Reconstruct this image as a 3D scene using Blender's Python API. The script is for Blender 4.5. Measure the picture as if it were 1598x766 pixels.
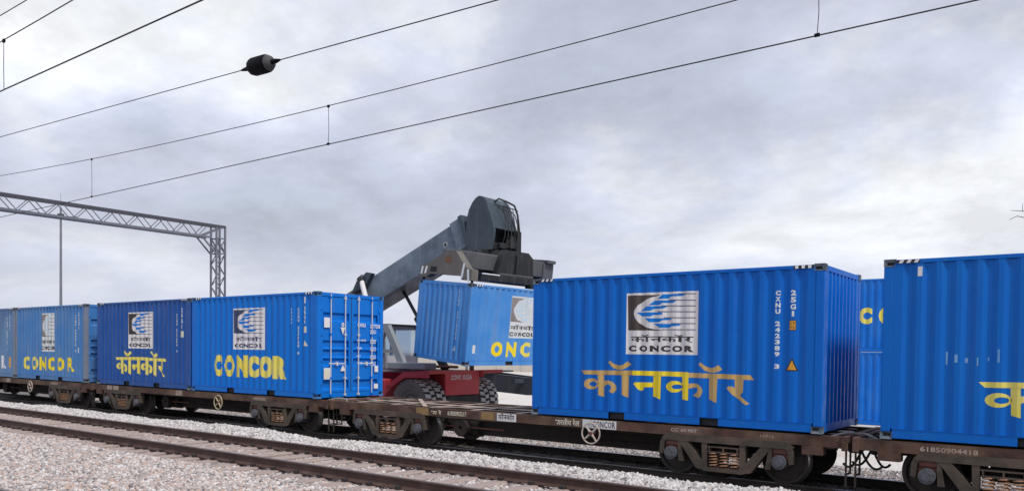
import bpy, bmesh, math, random
from mathutils import Vector, Matrix
random.seed(7)
R = math.radians
for o in list(bpy.data.objects): bpy.data.objects.remove(o)
scene = bpy.context.scene
C = scene.collection

# ------------------------------------------------------------------ camera
cam_d = bpy.data.cameras.new('camera'); cam = bpy.data.objects.new('camera', cam_d); C.objects.link(cam)
cam_d.sensor_width = 36; cam_d.lens = 1241.534 / 1598 * 36; cam_d.shift_y = (580.2 - 383) / 1598
cam_d.clip_start = 0.1; cam_d.clip_end = 6000
_p, _r, _y = -0.0249, 0.0130, 0.6451
_f = Vector((-math.sin(_y) * math.cos(_p), math.cos(_y) * math.cos(_p), math.sin(_p)))
_ri = Vector((math.cos(_y), math.sin(_y), 0)); _up = _ri.cross(_f)
_r2 = _ri * math.cos(_r) + _up * math.sin(_r); _u2 = -_ri * math.sin(_r) + _up * math.cos(_r)
m = Matrix((_r2, _u2, -_f)).transposed().to_4x4(); m.translation = (9.957, -13.942, 2.283)
cam.matrix_world = m
scene.camera = cam
scene.render.resolution_x = 1024; scene.render.resolution_y = 490

# ------------------------------------------------------------------ world: bright broken overcast
SUN_EL, SUN_AZ = 52, 108          # degrees; azimuth measured clockwise from +Y
w = bpy.data.worlds.new('World'); scene.world = w; w.use_nodes = True
nt = w.node_tree; nt.nodes.clear()
def N(t, **k):
    n = nt.nodes.new(t)
    for a, b in k.items(): setattr(n, a, b)
    return n
def LK(a, b): nt.links.new(a, b)
def MATH(op, a, b=None, c=None):
    n = N('ShaderNodeMath', operation=op)
    for i, v in enumerate((a, b, c)):
        if v is None: continue
        if isinstance(v, (int, float)): n.inputs[i].default_value = v
        else: LK(v, n.inputs[i])
    return n.outputs[0]
def MIX(fac, a, b):
    n = N('ShaderNodeMix', data_type='RGBA')
    for s, v in ((n.inputs[0], fac), (n.inputs[6], a), (n.inputs[7], b)):
        if isinstance(v, (int, float)): s.default_value = v
        elif isinstance(v, tuple): s.default_value = v if len(v) == 4 else (*v, 1)
        else: LK(v, s)
    return n.outputs[2]
sky = N('ShaderNodeTexSky'); sky.sky_type = 'NISHITA'; sky.sun_disc = False
sky.sun_elevation = R(SUN_EL); sky.sun_rotation = R(SUN_AZ); sky.dust_density = 2
tc = N('ShaderNodeTexCoord'); sep = N('ShaderNodeSeparateXYZ'); LK(tc.outputs['Generated'], sep.inputs[0])
zc = MATH('ADD', MATH('MAXIMUM', sep.outputs[2], 0.0), 0.30)
px = MATH('DIVIDE', sep.outputs[0], zc); py = MATH('DIVIDE', sep.outputs[1], zc)
comb = N('ShaderNodeCombineXYZ'); LK(px, comb.inputs[0]); LK(py, comb.inputs[1])
comb.inputs[2].default_value = 3.7
def NOISE(scale, detail, rough, dist=0.0, vec=comb.outputs[0]):
    n = N('ShaderNodeTexNoise'); n.inputs['Scale'].default_value = scale; n.inputs['Detail'].default_value = detail
    n.inputs['Roughness'].default_value = rough; n.inputs['Distortion'].default_value = dist
    LK(vec, n.inputs['Vector']); return n.outputs['Fac']
n1 = NOISE(1.25, 11, 0.57, 0.15); n2 = NOISE(3.6, 9, 0.62, 0.1)
den = MATH('ADD', MATH('MULTIPLY', n1, 0.68), MATH('MULTIPLY', n2, 0.32))
cr = N('ShaderNodeValToRGB'); LK(den, cr.inputs[0])
el = cr.color_ramp.elements
el[0].position = 0.385; el[0].color = (9.8, 10.0, 10.3, 1)
el[1].position = 0.64; el[1].color = (4.5, 5.0, 6.0, 1)
for p_, c_ in ((0.44, (8.3, 8.7, 9.4, 1)), (0.50, (6.45, 6.85, 8.1, 1)), (0.56, (5.3, 5.7, 6.95, 1))):
    e = el.new(p_); e.color = c_
shift = N('ShaderNodeVectorMath', operation='ADD'); LK(comb.outputs[0], shift.inputs[0]); shift.inputs[1].default_value = (0.09, -0.05, 0)
n1s = NOISE(1.25, 11, 0.57, 0.15, shift.outputs[0]); n2s = NOISE(3.6, 9, 0.62, 0.1, shift.outputs[0])
rel = MATH('ADD', MATH('MULTIPLY', MATH('SUBTRACT', n1, n1s), 1.6), MATH('MULTIPLY', MATH('SUBTRACT', n2, n2s), 0.7))
gain = MATH('ADD', MATH('MINIMUM', MATH('MAXIMUM', rel, -0.16), 0.20), 1.0)
lit = N('ShaderNodeVectorMath', operation='SCALE'); LK(cr.outputs[0], lit.inputs[0]); LK(gain, lit.inputs['Scale'])
hz = N('ShaderNodeMapRange'); LK(sep.outputs[2], hz.inputs[0])
hz.inputs[1].default_value = 0.02; hz.inputs[2].default_value = 0.22; hz.inputs[3].default_value = 0.7; hz.inputs[4].default_value = 0.0
cl = MIX(hz.outputs[0], lit.outputs[0], (6.9, 7.2, 8.2, 1))
# small blue openings where the cloud is thinnest: the physical sky shows there
n3 = NOISE(1.5, 5, 0.5, 0.0)
op = N('ShaderNodeMapRange'); LK(n3, op.inputs[0]); op.inputs[1].default_value = 0.60; op.inputs[2].default_value = 0.76
op.inputs[3].default_value = 0; op.inputs[4].default_value = 0.35
final = MIX(op.outputs[0], cl, sky.outputs[0])
bg = N('ShaderNodeBackground'); bg.inputs[1].default_value = 0.1; LK(final, bg.inputs[0])
out = N('ShaderNodeOutputWorld'); LK(bg.outputs[0], out.inputs[0])

# ------------------------------------------------------------------ sun and exposure
sd = bpy.data.lights.new('sun', 'SUN'); so = bpy.data.objects.new('sun', sd); C.objects.link(so)
sd.energy = 2.5; sd.angle = R(9); sd.color = (1, 0.96, 0.9)
sdir = Vector((math.sin(R(SUN_AZ)) * math.cos(R(SUN_EL)), math.cos(R(SUN_AZ)) * math.cos(R(SUN_EL)), math.sin(R(SUN_EL))))
so.rotation_euler = sdir.to_track_quat('Z', 'Y').to_euler(); so.location = (0, 0, 30)
vs = scene.view_settings; vs.view_transform = 'Standard'; vs.look = 'None'; vs.exposure = 0.0; vs.gamma = 1
vs.use_curve_mapping = False

# ------------------------------------------------------------------ materials
MAT = {}
class NT:
    """tiny helper round one material's node tree"""
    def __init__(s, name):
        s.m = bpy.data.materials.new(name); s.m.use_nodes = True; s.t = s.m.node_tree
        s.b = s.t.nodes['Principled BSDF']; MAT[name] = s.m
        s.tc = s.t.nodes.new('ShaderNodeTexCoord')
    def n(s, t, **k):
        x = s.t.nodes.new(t)
        for a, b in k.items(): setattr(x, a, b)
        return x
    def l(s, a, b): s.t.links.new(a, b)
    def vec(s, scale=(1, 1, 1), src='Object'):
        mp = s.n('ShaderNodeMapping'); mp.inputs['Scale'].default_value = scale; s.l(s.tc.outputs[src], mp.inputs[0]); return mp.outputs[0]
    def noise(s, scale, detail=5, rough=0.55, v=None, dist=0):
        x = s.n('ShaderNodeTexNoise'); x.inputs['Scale'].default_value = scale; x.inputs['Detail'].default_value = detail
        x.inputs['Roughness'].default_value = rough; x.inputs['Distortion'].default_value = dist
        s.l(v if v is not None else s.tc.outputs['Object'], x.inputs['Vector']); return x.outputs['Fac']
    def rng(s, v, a, b, c=0.0, d=1.0):
        x = s.n('ShaderNodeMapRange'); s.l(v, x.inputs[0])
        for i, q in enumerate((a, b, c, d)): x.inputs[i + 1].default_value = q
        return x.outputs[0]
    def mix(s, f, a, b, blend='MIX'):
        x = s.n('ShaderNodeMix', data_type='RGBA', blend_type=blend)
        for so_, v in ((x.inputs[0], f), (x.inputs[6], a), (x.inputs[7], b)):
            if isinstance(v, (int, float)): so_.default_value = v
            elif isinstance(v, tuple): so_.default_value = (*v[:3], 1)
            else: s.l(v, so_)
        return x.outputs[2]
    def bump(s, h, strength=0.2, dist=0.01):
        x = s.n('ShaderNodeBump'); x.inputs['Strength'].default_value = strength; x.inputs['Distance'].default_value = dist
        s.l(h, x.inputs['Height']); s.l(x.outputs[0], s.b.inputs['Normal'])
    def done(s, col, rough=0.5, metal=0.0, spec=None):
        for so_, v in ((s.b.inputs['Base Color'], col), (s.b.inputs['Roughness'], rough), (s.b.inputs['Metallic'], metal)):
            if isinstance(v, (int, float)): so_.default_value = v
            elif isinstance(v, tuple): so_.default_value = (*v[:3], 1)
            else: s.l(v, so_)
        if spec is not None: s.b.inputs['Specular IOR Level'].default_value = spec
        return s.m

def worn(name, base, pale=None, fade=0.3, rust=0.12, streak=0.25, rough=0.42, dust=(0.30, 0.27, 0.24), metal=0.0, rustc=(0.13, 0.05, 0.025), spec=0.28):
    """painted steel: cloudy fading, vertical run marks, rust specks"""
    s = NT(name)
    pale = pale or tuple(min(1, c * 0.6 + 0.16) for c in base)
    f1 = s.rng(s.noise(0.9, 6, 0.6), 0.38, 0.72, 0, fade)
    c = s.mix(f1, base, pale)
    st = s.rng(s.noise(1.0, 5, 0.6, s.vec((9, 9, 0.45))), 0.52, 0.78, 0, streak)
    c = s.mix(st, c, dust)
    scuff = s.rng(s.noise(1.0, 4, 0.6, s.vec((2.2, 2.2, 26))), 0.70, 0.76, 0, 0.35 * min(1, 0.3 + streak + rust * 3))
    c = s.mix(scuff, c, tuple(min(1, k * 0.5 + 0.22) for k in pale))
    grime = s.rng(s.noise(2.2, 7, 0.7), 0.60, 0.76, 0, min(0.6, 0.15 + rust * 2))
    c = s.mix(grime, c, tuple(k * 0.55 + 0.012 for k in base))
    rs = s.rng(s.noise(7, 8, 0.65), 0.66, 0.74, 0, min(1, rust * 5))
    c = s.mix(rs, c, rustc)
    ro = s.rng(s.noise(3, 4), 0.3, 0.7, rough - 0.08, rough + 0.14)
    s.bump(s.noise(2.4, 4), 0.12, 0.02)
    return s.done(c, ro, metal, spec)

def rusty(name, base, other, rough=0.8, scale=6, bump=0.3, dusty=None, amt=0.4):
    s = NT(name)
    c = s.mix(s.rng(s.noise(scale, 7, 0.65), 0.35, 0.68), base, other)
    if dusty: c = s.mix(s.rng(s.noise(scale * 0.4, 5, 0.6), 0.45, 0.7, 0, amt), c, dusty)
    s.bump(s.noise(scale * 5, 5), bump, 0.01)
    return s.done(c, rough)

worn('paint_c4', (0.0, 0.118, 0.52), (0.0, 0.155, 0.56), 0.4, 0.02, 0.05, 0.45, spec=0.2)
worn('paint_c5', (0.0, 0.122, 0.51), (0.0, 0.155, 0.55), 0.4, 0.015, 0.04, 0.40, spec=0.22)
worn('paint_c3', (0.0, 0.152, 0.60), (0.0, 0.20, 0.64), 0.3, 0.015, 0.04, 0.42, spec=0.22)
worn('paint_c2', (0.006, 0.072, 0.31), (0.03, 0.12, 0.38), 0.4, 0.05, 0.22)
worn('paint_c1', (0.045, 0.185, 0.47), (0.13, 0.26, 0.47), 0.6, 0.16, 0.5)
worn('paint_c0', (0.095, 0.20, 0.40), (0.18, 0.30, 0.46), 0.6, 0.18, 0.5)
worn('paint_held', (0.05, 0.235, 0.62), (0.15, 0.36, 0.70), 0.6, 0.12, 0.45)
worn('paint_bg', (0.0, 0.135, 0.58), (0.04, 0.21, 0.60), 0.5, 0.04, 0.12, spec=0.2)
worn('post_faded', (0.16, 0.20, 0.28), (0.28, 0.29, 0.31), 0.7, 0.35, 0.6)
worn('casting', (0.10, 0.14, 0.19), (0.2, 0.21, 0.22), 0.5, 0.4, 0.4, 0.6)
worn('casting_blue', (0.03, 0.14, 0.36), (0.12, 0.2, 0.3), 0.5, 0.3, 0.3, 0.55)
worn('panel_white', (0.72, 0.70, 0.72), (0.60, 0.56, 0.58), 0.6, 0.04, 0.35, 0.6, dust=(0.42, 0.38, 0.38))
worn('panel_faded', (0.66, 0.68, 0.70), (0.5, 0.54, 0.58), 0.6, 0.1, 0.5, 0.6)
worn('print_black', (0.03, 0.025, 0.03), (0.09, 0.08, 0.085), 0.5, 0.02, 0.2, 0.6)
worn('print_brown', (0.055, 0.038, 0.036), (0.10, 0.085, 0.08), 0.5, 0.02, 0.25, 0.6)
worn('print_greybrown', (0.20, 0.16, 0.16), (0.34, 0.31, 0.31), 0.7, 0.1, 0.4, 0.6)
worn('print_blue', (0.0, 0.17, 0.62), (0.03, 0.22, 0.62), 0.4, 0.0, 0.02, 0.5, spec=0.2)
worn('print_navy', (0.03, 0.045, 0.12), (0.09, 0.10, 0.18), 0.4, 0.01, 0.2, 0.5)
worn('print_paleblue', (0.48, 0.62, 0.74), (0.6, 0.66, 0.7), 0.6, 0.04, 0.3, 0.6)
worn('glint_paint', (0.10, 0.29, 0.62), (0.3, 0.46, 0.7), 0.7, 0.0, 0.2, 0.5)
worn('print_yellow', (0.86, 0.66, 0.01), (0.80, 0.62, 0.10), 0.5, 0.02, 0.12, 0.5)
worn('print_yellow_pale', (0.78, 0.64, 0.06), (0.74, 0.68, 0.28), 0.7, 0.02, 0.25, 0.55)
worn('print_ochre', (0.50, 0.31, 0.085), (0.56, 0.40, 0.19), 0.7, 0.03, 0.3, 0.6)
worn('print_edge', (0.66, 0.62, 0.48), (0.6, 0.6, 0.55), 0.5, 0.02, 0.2, 0.6)
worn('print_white', (0.75, 0.76, 0.78), (0.55, 0.6, 0.68), 0.6, 0.02, 0.2, 0.6)
worn('print_amber', (0.70, 0.33, 0.03), (0.6, 0.36, 0.12), 0.4, 0.02, 0.2, 0.5)
worn('galv', (0.50, 0.53, 0.57), (0.62, 0.63, 0.64), 0.5, 0.1, 0.3, 0.4)
rusty('rubber_seal', (0.010, 0.014, 0.03), (0.02, 0.025, 0.04), 0.7)
rusty('pocket_dark', (0.012, 0.014, 0.02), (0.03, 0.03, 0.035), 0.9)
rusty('wagon_brown', (0.095, 0.042, 0.028), (0.030, 0.019, 0.015), 0.8, 3.2, 0.4, (0.20, 0.13, 0.09), 0.75)
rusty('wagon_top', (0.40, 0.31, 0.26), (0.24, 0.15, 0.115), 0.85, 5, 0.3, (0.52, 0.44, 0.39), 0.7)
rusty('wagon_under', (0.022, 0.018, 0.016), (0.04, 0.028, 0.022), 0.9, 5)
rusty('bogie_cast', (0.036, 0.032, 0.025), (0.080, 0.058, 0.043), 0.8, 5, 0.5, (0.15, 0.10, 0.075), 0.65)
rusty('bogie_red', (0.16, 0.055, 0.04), (0.09, 0.045, 0.035), 0.8, 9, 0.3)
rusty('axle_cap', (0.10, 0.105, 0.13), (0.06, 0.055, 0.06), 0.6, 12, 0.2)
rusty('spring_steel', (0.46, 0.27, 0.15), (0.26, 0.13, 0.08), 0.6, 14, 0.2)
rusty('wheel_steel', (0.022, 0.019, 0.018), (0.045, 0.033, 0.027), 0.75, 6, 0.2)
NT('tread_steel').done((0.45, 0.44, 0.45), 0.3, 0.9)
rusty('plate_ochre', (0.30, 0.185, 0.075), (0.22, 0.13, 0.06), 0.8, 6)
rusty('wheel_paint', (0.55, 0.50, 0.46), (0.36, 0.27, 0.22), 0.7, 8)
rusty('wheel_paint_yellow', (0.48, 0.42, 0.24), (0.36, 0.30, 0.2), 0.7, 8)
rusty('hub_rust', (0.18, 0.06, 0.045), (0.10, 0.05, 0.04), 0.8, 9)
rusty('hose_grey', (0.34, 0.33, 0.31), (0.16, 0.15, 0.14), 0.7, 7)
rusty('hose_black', (0.012, 0.012, 0.014), (0.03, 0.03, 0.03), 0.6, 7)
rusty('rail_rust', (0.050, 0.026, 0.020), (0.082, 0.044, 0.033), 0.75, 7, 0.2, (0.15, 0.10, 0.085), 0.35)
rusty('rail_dark', (0.026, 0.020, 0.018), (0.045, 0.03, 0.025), 0.75, 7, 0.2)
NT('rail_head').done((0.16, 0.13, 0.12), 0.42, 0.6)
NT('rail_head_worn').done((0.42, 0.42, 0.44), 0.35, 0.85)
rusty('clip_iron', (0.018, 0.015, 0.015), (0.04, 0.028, 0.025), 0.8, 9)
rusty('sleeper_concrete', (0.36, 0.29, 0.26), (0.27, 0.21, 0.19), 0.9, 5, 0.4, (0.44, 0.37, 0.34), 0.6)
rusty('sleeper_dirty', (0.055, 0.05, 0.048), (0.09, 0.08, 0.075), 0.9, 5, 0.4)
worn('boom_grey', (0.085, 0.11, 0.14), (0.23, 0.28, 0.345), 0.95, 0.05, 0.5, 0.5, dust=(0.23, 0.27, 0.33))
worn('boom_head', (0.042, 0.060, 0.078), (0.075, 0.095, 0.115), 0.7, 0.04, 0.3, 0.5, dust=(0.12, 0.14, 0.16))
worn('boom_under', (0.055, 0.045, 0.042), (0.09, 0.07, 0.065), 0.6, 0.2, 0.3, 0.7)
worn('spreader_grey', (0.075, 0.078, 0.085), (0.13, 0.13, 0.135), 0.6, 0.2, 0.4, 0.6, dust=(0.16, 0.15, 0.14))
worn('spreader_end', (0.13, 0.12, 0.11), (0.19, 0.17, 0.15), 0.6, 0.3, 0.4, 0.7)
worn('machine_black', (0.016, 0.017, 0.020), (0.035, 0.037, 0.042), 0.5, 0.05, 0.2, 0.55)
worn('machine_red', (0.47, 0.045, 0.060), (0.52, 0.12, 0.13), 0.6, 0.06, 0.3, 0.5, dust=(0.34, 0.18, 0.16))
worn('cab_grey', (0.50, 0.53, 0.56), (0.44, 0.46, 0.48), 0.5, 0.05, 0.3, 0.5)
worn('frame_grey', (0.27, 0.30, 0.32), (0.28, 0.3, 0.31), 0.5, 0.08, 0.3, 0.55)
rusty('rust_patch', (0.20, 0.10, 0.05), (0.13, 0.075, 0.05), 0.85, 9)
rusty('tyre_rubber', (0.014, 0.014, 0.015), (0.025, 0.024, 0.023), 0.85, 5, 0.2)
rusty('tyre_lug', (0.50, 0.51, 0.52), (0.36, 0.36, 0.37), 0.9, 9, 0.3)
rusty('tyre_side', (0.15, 0.13, 0.12), (0.20, 0.17, 0.15), 0.9, 4, 0.2)
NT('chrome').done((0.75, 0.74, 0.76), 0.25, 0.4)
s_ = NT('glass'); _t = s_.n('ShaderNodeBsdfTransparent'); _t.inputs[0].default_value = (.86, .90, .92, 1); _g = s_.n('ShaderNodeBsdfGlossy'); _g.inputs['Roughness'].default_value = .03
_m = s_.n('ShaderNodeMixShader'); _m.inputs[0].default_value = .14; s_.l(_t.outputs[0], _m.inputs[1]); s_.l(_g.outputs[0], _m.inputs[2]); s_.l(_m.outputs[0], s_.t.nodes['Material Output'].inputs[0])
worn('trailer_grey', (0.050, 0.058, 0.075), (0.08, 0.09, 0.11), 0.5, 0.05, 0.2, 0.6)
worn('portal_steel', (0.14, 0.15, 0.185), (0.22, 0.23, 0.26), 0.5, 0.03, 0.15, 0.5)
worn('portal_dark', (0.06, 0.064, 0.082), (0.11, 0.115, 0.13), 0.5, 0.03, 0.1, 0.5)
NT('wire').done((0.035, 0.035, 0.042), 0.55, 0.4)
NT('insulator').done((0.004, 0.004, 0.006), 0.6, 0.0, 0.12)
NT('insulator_cap').done((0.07, 0.07, 0.075), 0.6, 0.0, 0.2)
rusty('bark', (0.12, 0.10, 0.09), (0.07, 0.06, 0.055), 0.9, 12)
rusty('wall_plaster', (0.62, 0.58, 0.52), (0.52, 0.48, 0.42), 0.9, 0.6, 0.1)

# pale yard floor
s = NT('yard_concrete')
c = s.mix(s.rng(s.noise(0.12, 7, 0.6), 0.35, 0.7), (0.68, 0.65, 0.62), (0.56, 0.51, 0.46))
c = s.mix(s.rng(s.noise(0.35, 6, 0.65), 0.52, 0.72, 0, 0.75), c, (0.40, 0.28, 0.19))
c = s.mix(s.rng(s.noise(9, 5, 0.6), 0.4, 0.7, 0, 0.4), c, (0.30, 0.26, 0.22))
s.bump(s.noise(6, 6), 0.3, 0.03); s.done(c, 0.9)

# ballast bed under the loose stones: cell pattern of small stones, oily and dark under the standing train
s = NT('ballast_bed')
vo = s.n('ShaderNodeTexVoronoi'); vo.inputs['Scale'].default_value = 18; s.l(s.tc.outputs['Object'], vo.inputs['Vector'])
sepc = s.n('ShaderNodeSeparateColor'); s.l(vo.outputs['Color'], sepc.inputs[0])
c = s.mix(s.rng(sepc.outputs[0], 0, 1), (0.10, 0.088, 0.085), (0.26, 0.235, 0.225))
c = s.mix(s.rng(s.noise(0.5, 5, 0.6), 0.48, 0.7, 0, 0.6), c, (0.27, 0.19, 0.16))
sx = s.n('ShaderNodeSeparateXYZ'); s.l(s.tc.outputs['Object'], sx.inputs[0])
ad = s.n('ShaderNodeMath', operation='ADD'); s.l(sx.outputs[1], ad.inputs[0]); s.l(s.rng(s.noise(1.4, 5), 0.3, 0.7, -0.35, 0.35), ad.inputs[1])
oil = s.rng(ad.outputs[0], -1.15, -0.65, 0, 1)
oil2 = s.rng(ad.outputs[0], 2.75, 3.15, 1, 0)
mu = s.n('ShaderNodeMath', operation='MULTIPLY'); s.l(oil, mu.inputs[0]); s.l(oil2, mu.inputs[1])
c = s.mix(mu.outputs[0], c, s.mix(s.rng(s.noise(3, 5), 0.35, 0.7), (0.028, 0.026, 0.027), (0.075, 0.068, 0.066)))
s.bump(vo.outputs['Distance'], 0.9, 0.05); s.done(c, 0.95)

def stone_mat(name, cols, ):
    s = NT(name)
    oi = s.n('ShaderNodeObjectInfo'); r = s.n('ShaderNodeValToRGB'); s.l(oi.outputs['Random'], r.inputs[0]); r.color_ramp.interpolation = 'CONSTANT'
    e = r.color_ramp.elements; e[0].position = 0; e[0].color = (*cols[0], 1); e[1].position = 1 / len(cols); e[1].color = (*cols[1], 1)
    for i, k in enumerate(cols[2:]): q_ = e.new((i + 2) / len(cols)); q_.color = (*k, 1)
    c = s.mix(s.rng(s.noise(30, 4), 0.35, 0.7, 0, 0.5), r.outputs[0], (0.36, 0.31, 0.29))
    s.done(c, 0.9)
stone_mat('stone_pale', [(0.56, 0.51, 0.49), (0.48, 0.42, 0.39), (0.38, 0.35, 0.345), (0.64, 0.60, 0.58), (0.30, 0.275, 0.27), (0.54, 0.44, 0.39), (0.50, 0.35, 0.28), (0.16, 0.155, 0.165), (0.70, 0.68, 0.67), (0.40, 0.37, 0.35)])
stone_mat('stone_white', [(0.66, 0.64, 0.63), (0.56, 0.54, 0.53), (0.72, 0.70, 0.69), (0.45, 0.42, 0.41), (0.62, 0.57, 0.54), (0.34, 0.33, 0.33)])
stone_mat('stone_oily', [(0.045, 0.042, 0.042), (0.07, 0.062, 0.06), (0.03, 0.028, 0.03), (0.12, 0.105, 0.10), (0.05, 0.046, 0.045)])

# ------------------------------------------------------------------ mesh helpers
class MB:
    def __init__(s, M=None): s.v = []; s.f = []; s.mi = []; s.M = M; s.cur = 0
    def add(s, vs_, fs):
        b = len(s.v); s.v += [tuple(x) for x in vs_]
        for f in fs: s.f.append(tuple(b + i for i in f)); s.mi.append(s.cur)
    def box(s, x0, x1, y0, y1, z0, z1):
        s.add([(x0, y0, z0), (x1, y0, z0), (x1, y1, z0), (x0, y1, z0), (x0, y0, z1), (x1, y0, z1), (x1, y1, z1), (x0, y1, z1)],
              [(3, 2, 1, 0), (4, 5, 6, 7), (0, 1, 5, 4), (1, 2, 6, 5), (2, 3, 7, 6), (3, 0, 4, 7)]); return s
    def bbox(s, x0, x1, y0, y1, z0, z1, c=0.01):
        """box with chamfered edges"""
        bm = bmesh.new(); bmesh.ops.create_cube(bm, size=1)
        for v in bm.verts: v.co = Vector((x0 + (v.co.x + .5) * (x1 - x0), y0 + (v.co.y + .5) * (y1 - y0), z0 + (v.co.z + .5) * (z1 - z0)))
        bmesh.ops.bevel(bm, geom=bm.edges[:], offset=c, segments=1, affect='EDGES', profile=0.5)
        bm.verts.index_update(); s.add([v.co[:] for v in bm.verts], [[v.index for v in f.verts] for f in bm.faces]); bm.free(); return s
    def prism_y(s, poly, y0, y1):
        """outline in (x,z), extruded along y"""
        n = len(poly); a = sum(poly[i][0] * poly[(i + 1) % n][1] - poly[(i + 1) % n][0] * poly[i][1] for i in range(n))
        if a < 0: poly = poly[::-1]
        s.add([(x, y0, z) for x, z in poly] + [(x, y1, z) for x, z in poly],
              [tuple(range(n)), tuple(range(2 * n - 1, n - 1, -1))] + [((i + 1) % n, i, i + n, (i + 1) % n + n) for i in range(n)]); return s
    def prism_x(s, poly, x0, x1):
        """outline in (y,z), extruded along x"""
        n = len(poly); a = sum(poly[i][0] * poly[(i + 1) % n][1] - poly[(i + 1) % n][0] * poly[i][1] for i in range(n))
        if a < 0: poly = poly[::-1]
        s.add([(x1, y, z) for y, z in poly] + [(x0, y, z) for y, z in poly],
              [tuple(range(n)), tuple(range(2 * n - 1, n - 1, -1))] + [((i + 1) % n, i, i + n, (i + 1) % n + n) for i in range(n)]); return s
    def cyl(s, p0, p1, r0, r1=None, n=10, cap=True):
        r1 = r0 if r1 is None else r1
        p0, p1 = Vector(p0), Vector(p1); d = (p1 - p0).normalized()
        a = d.orthogonal().normalized(); b = d.cross(a)
        vs_ = [p0 + (a * math.cos(t) + b * math.sin(t)) * r0 for t in [2 * math.pi * i / n for i in range(n)]] + \
              [p1 + (a * math.cos(t) + b * math.sin(t)) * r1 for t in [2 * math.pi * i / n for i in range(n)]]
        fs = [(i, (i + 1) % n, (i + 1) % n + n, i + n) for i in range(n)]
        if cap: fs += [tuple(range(n - 1, -1, -1)), tuple(range(n, 2 * n))]
        s.add(vs_, fs); return s
    def tube(s, pts, r, n=6, cap=True):
        pts = [Vector(p) for p in pts]; k = len(pts); vs_ = []
        up = None
        for i, p in enumerate(pts):
            d = (pts[min(i + 1, k - 1)] - pts[max(i - 1, 0)]).normalized()
            if up is None: up = d.orthogonal().normalized()
            up = (up - d * up.dot(d)).normalized(); b = d.cross(up)
            rr = r[i] if isinstance(r, (list, tuple)) else r
            vs_ += [p + (up * math.cos(2 * math.pi * j / n) + b * math.sin(2 * math.pi * j / n)) * rr for j in range(n)]
        fs = [(i * n + j, i * n + (j + 1) % n, (i + 1) * n + (j + 1) % n, (i + 1) * n + j) for i in range(k - 1) for j in range(n)]
        if cap: fs += [tuple(range(n - 1, -1, -1)), tuple(range((k - 1) * n, k * n))]
        s.add(vs_, fs); return s
    def lathe_y(s, prof, c, n=28, closed=True):
        """profile of (r, y) turned about the y axis through c"""
        k = len(prof); vs_ = []
        for i in range(n):
            t = 2 * math.pi * i / n
            vs_ += [(c[0] + r * math.cos(t), c[1] + y, c[2] + r * math.sin(t)) for r, y in prof]
        fs = []
        for i in range(n):
            j = (i + 1) % n
            for q_ in range(k if closed else k - 1):
                p_ = (q_ + 1) % k; fs.append((i * k + q_, i * k + p_, j * k + p_, j * k + q_))
        s.add(vs_, fs); return s
    def build(s, name, mat, parent=None, org=(0, 0, 0), smooth=False, kind=None):
        vs_ = s.v
        if s.M is not None: vs_ = [s.M @ Vector(v) for v in vs_]
        me = bpy.data.meshes.new(name); me.from_pydata([tuple(Vector(v) - Vector(org)) for v in vs_], [], s.f)
        ms = mat if isinstance(mat, (list, tuple)) else [mat]
        for x in ms: me.materials.append(MAT[x])
        if len(ms) > 1: me.polygons.foreach_set('material_index', s.mi)
        if smooth:
            me.polygons.foreach_set('use_smooth', [True] * len(me.polygons)); me.set_sharp_from_angle(angle=R(38))
        me.update()
        return link(name, me, parent, kind)
def link(name, me, parent=None, kind=None):
    o = bpy.data.objects.new(name, me); C.objects.link(o); o.parent = parent
    if kind: o['kind'] = kind
    return o
def tag(o, label, cat, group=None):
    o['label'] = label; o['category'] = cat
    if group: o['group'] = group
    return o
def empty(name, loc, label=None, cat=None, group=None):
    o = bpy.data.objects.new(name, None); C.objects.link(o); o.location = loc; o.empty_display_size = 0.2
    if label: tag(o, label, cat, group)
    return o
def kids(o): return [c_ for c_ in bpy.data.objects if c_.parent == o]
def copy_tree(o, parent=None, tree=None):
    if tree is None:
        tree = {}
        for x in bpy.data.objects:
            if x.parent: tree.setdefault(x.parent.name, []).append(x)
    c_ = o.copy(); C.objects.link(c_); c_.parent = parent
    for ch in tree.get(o.name, []): copy_tree(ch, c_, tree)
    return c_

_txt = {}
def text_shape(body, bold=0.0):
    """flat outline mesh of a piece of lettering, fitted to the unit square"""
    if (body, bold) in _txt: return _txt[(body, bold)]
    cu = bpy.data.curves.new('t', 'FONT'); cu.body = body; cu.size = 1; cu.offset = bold; cu.resolution_u = 3
    o = bpy.data.objects.new('t', cu); C.objects.link(o)
    dg = bpy.context.evaluated_depsgraph_get(); me = o.evaluated_get(dg).to_mesh()
    vs_ = [v.co[:2] for v in me.vertices]; fs = [tuple(p.vertices) for p in me.polygons]
    o.evaluated_get(dg).to_mesh_clear(); bpy.data.objects.remove(o); bpy.data.curves.remove(cu)
    x0 = min(v[0] for v in vs_); x1 = max(v[0] for v in vs_); y0 = min(v[1] for v in vs_); y1 = max(v[1] for v in vs_)
    vs_ = [((x - x0) / max(1e-6, x1 - x0), (y - y0) / max(1e-6, y1 - y0)) for x, y in vs_]
    _txt[(body, bold)] = (vs_, fs); return vs_, fs
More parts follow.
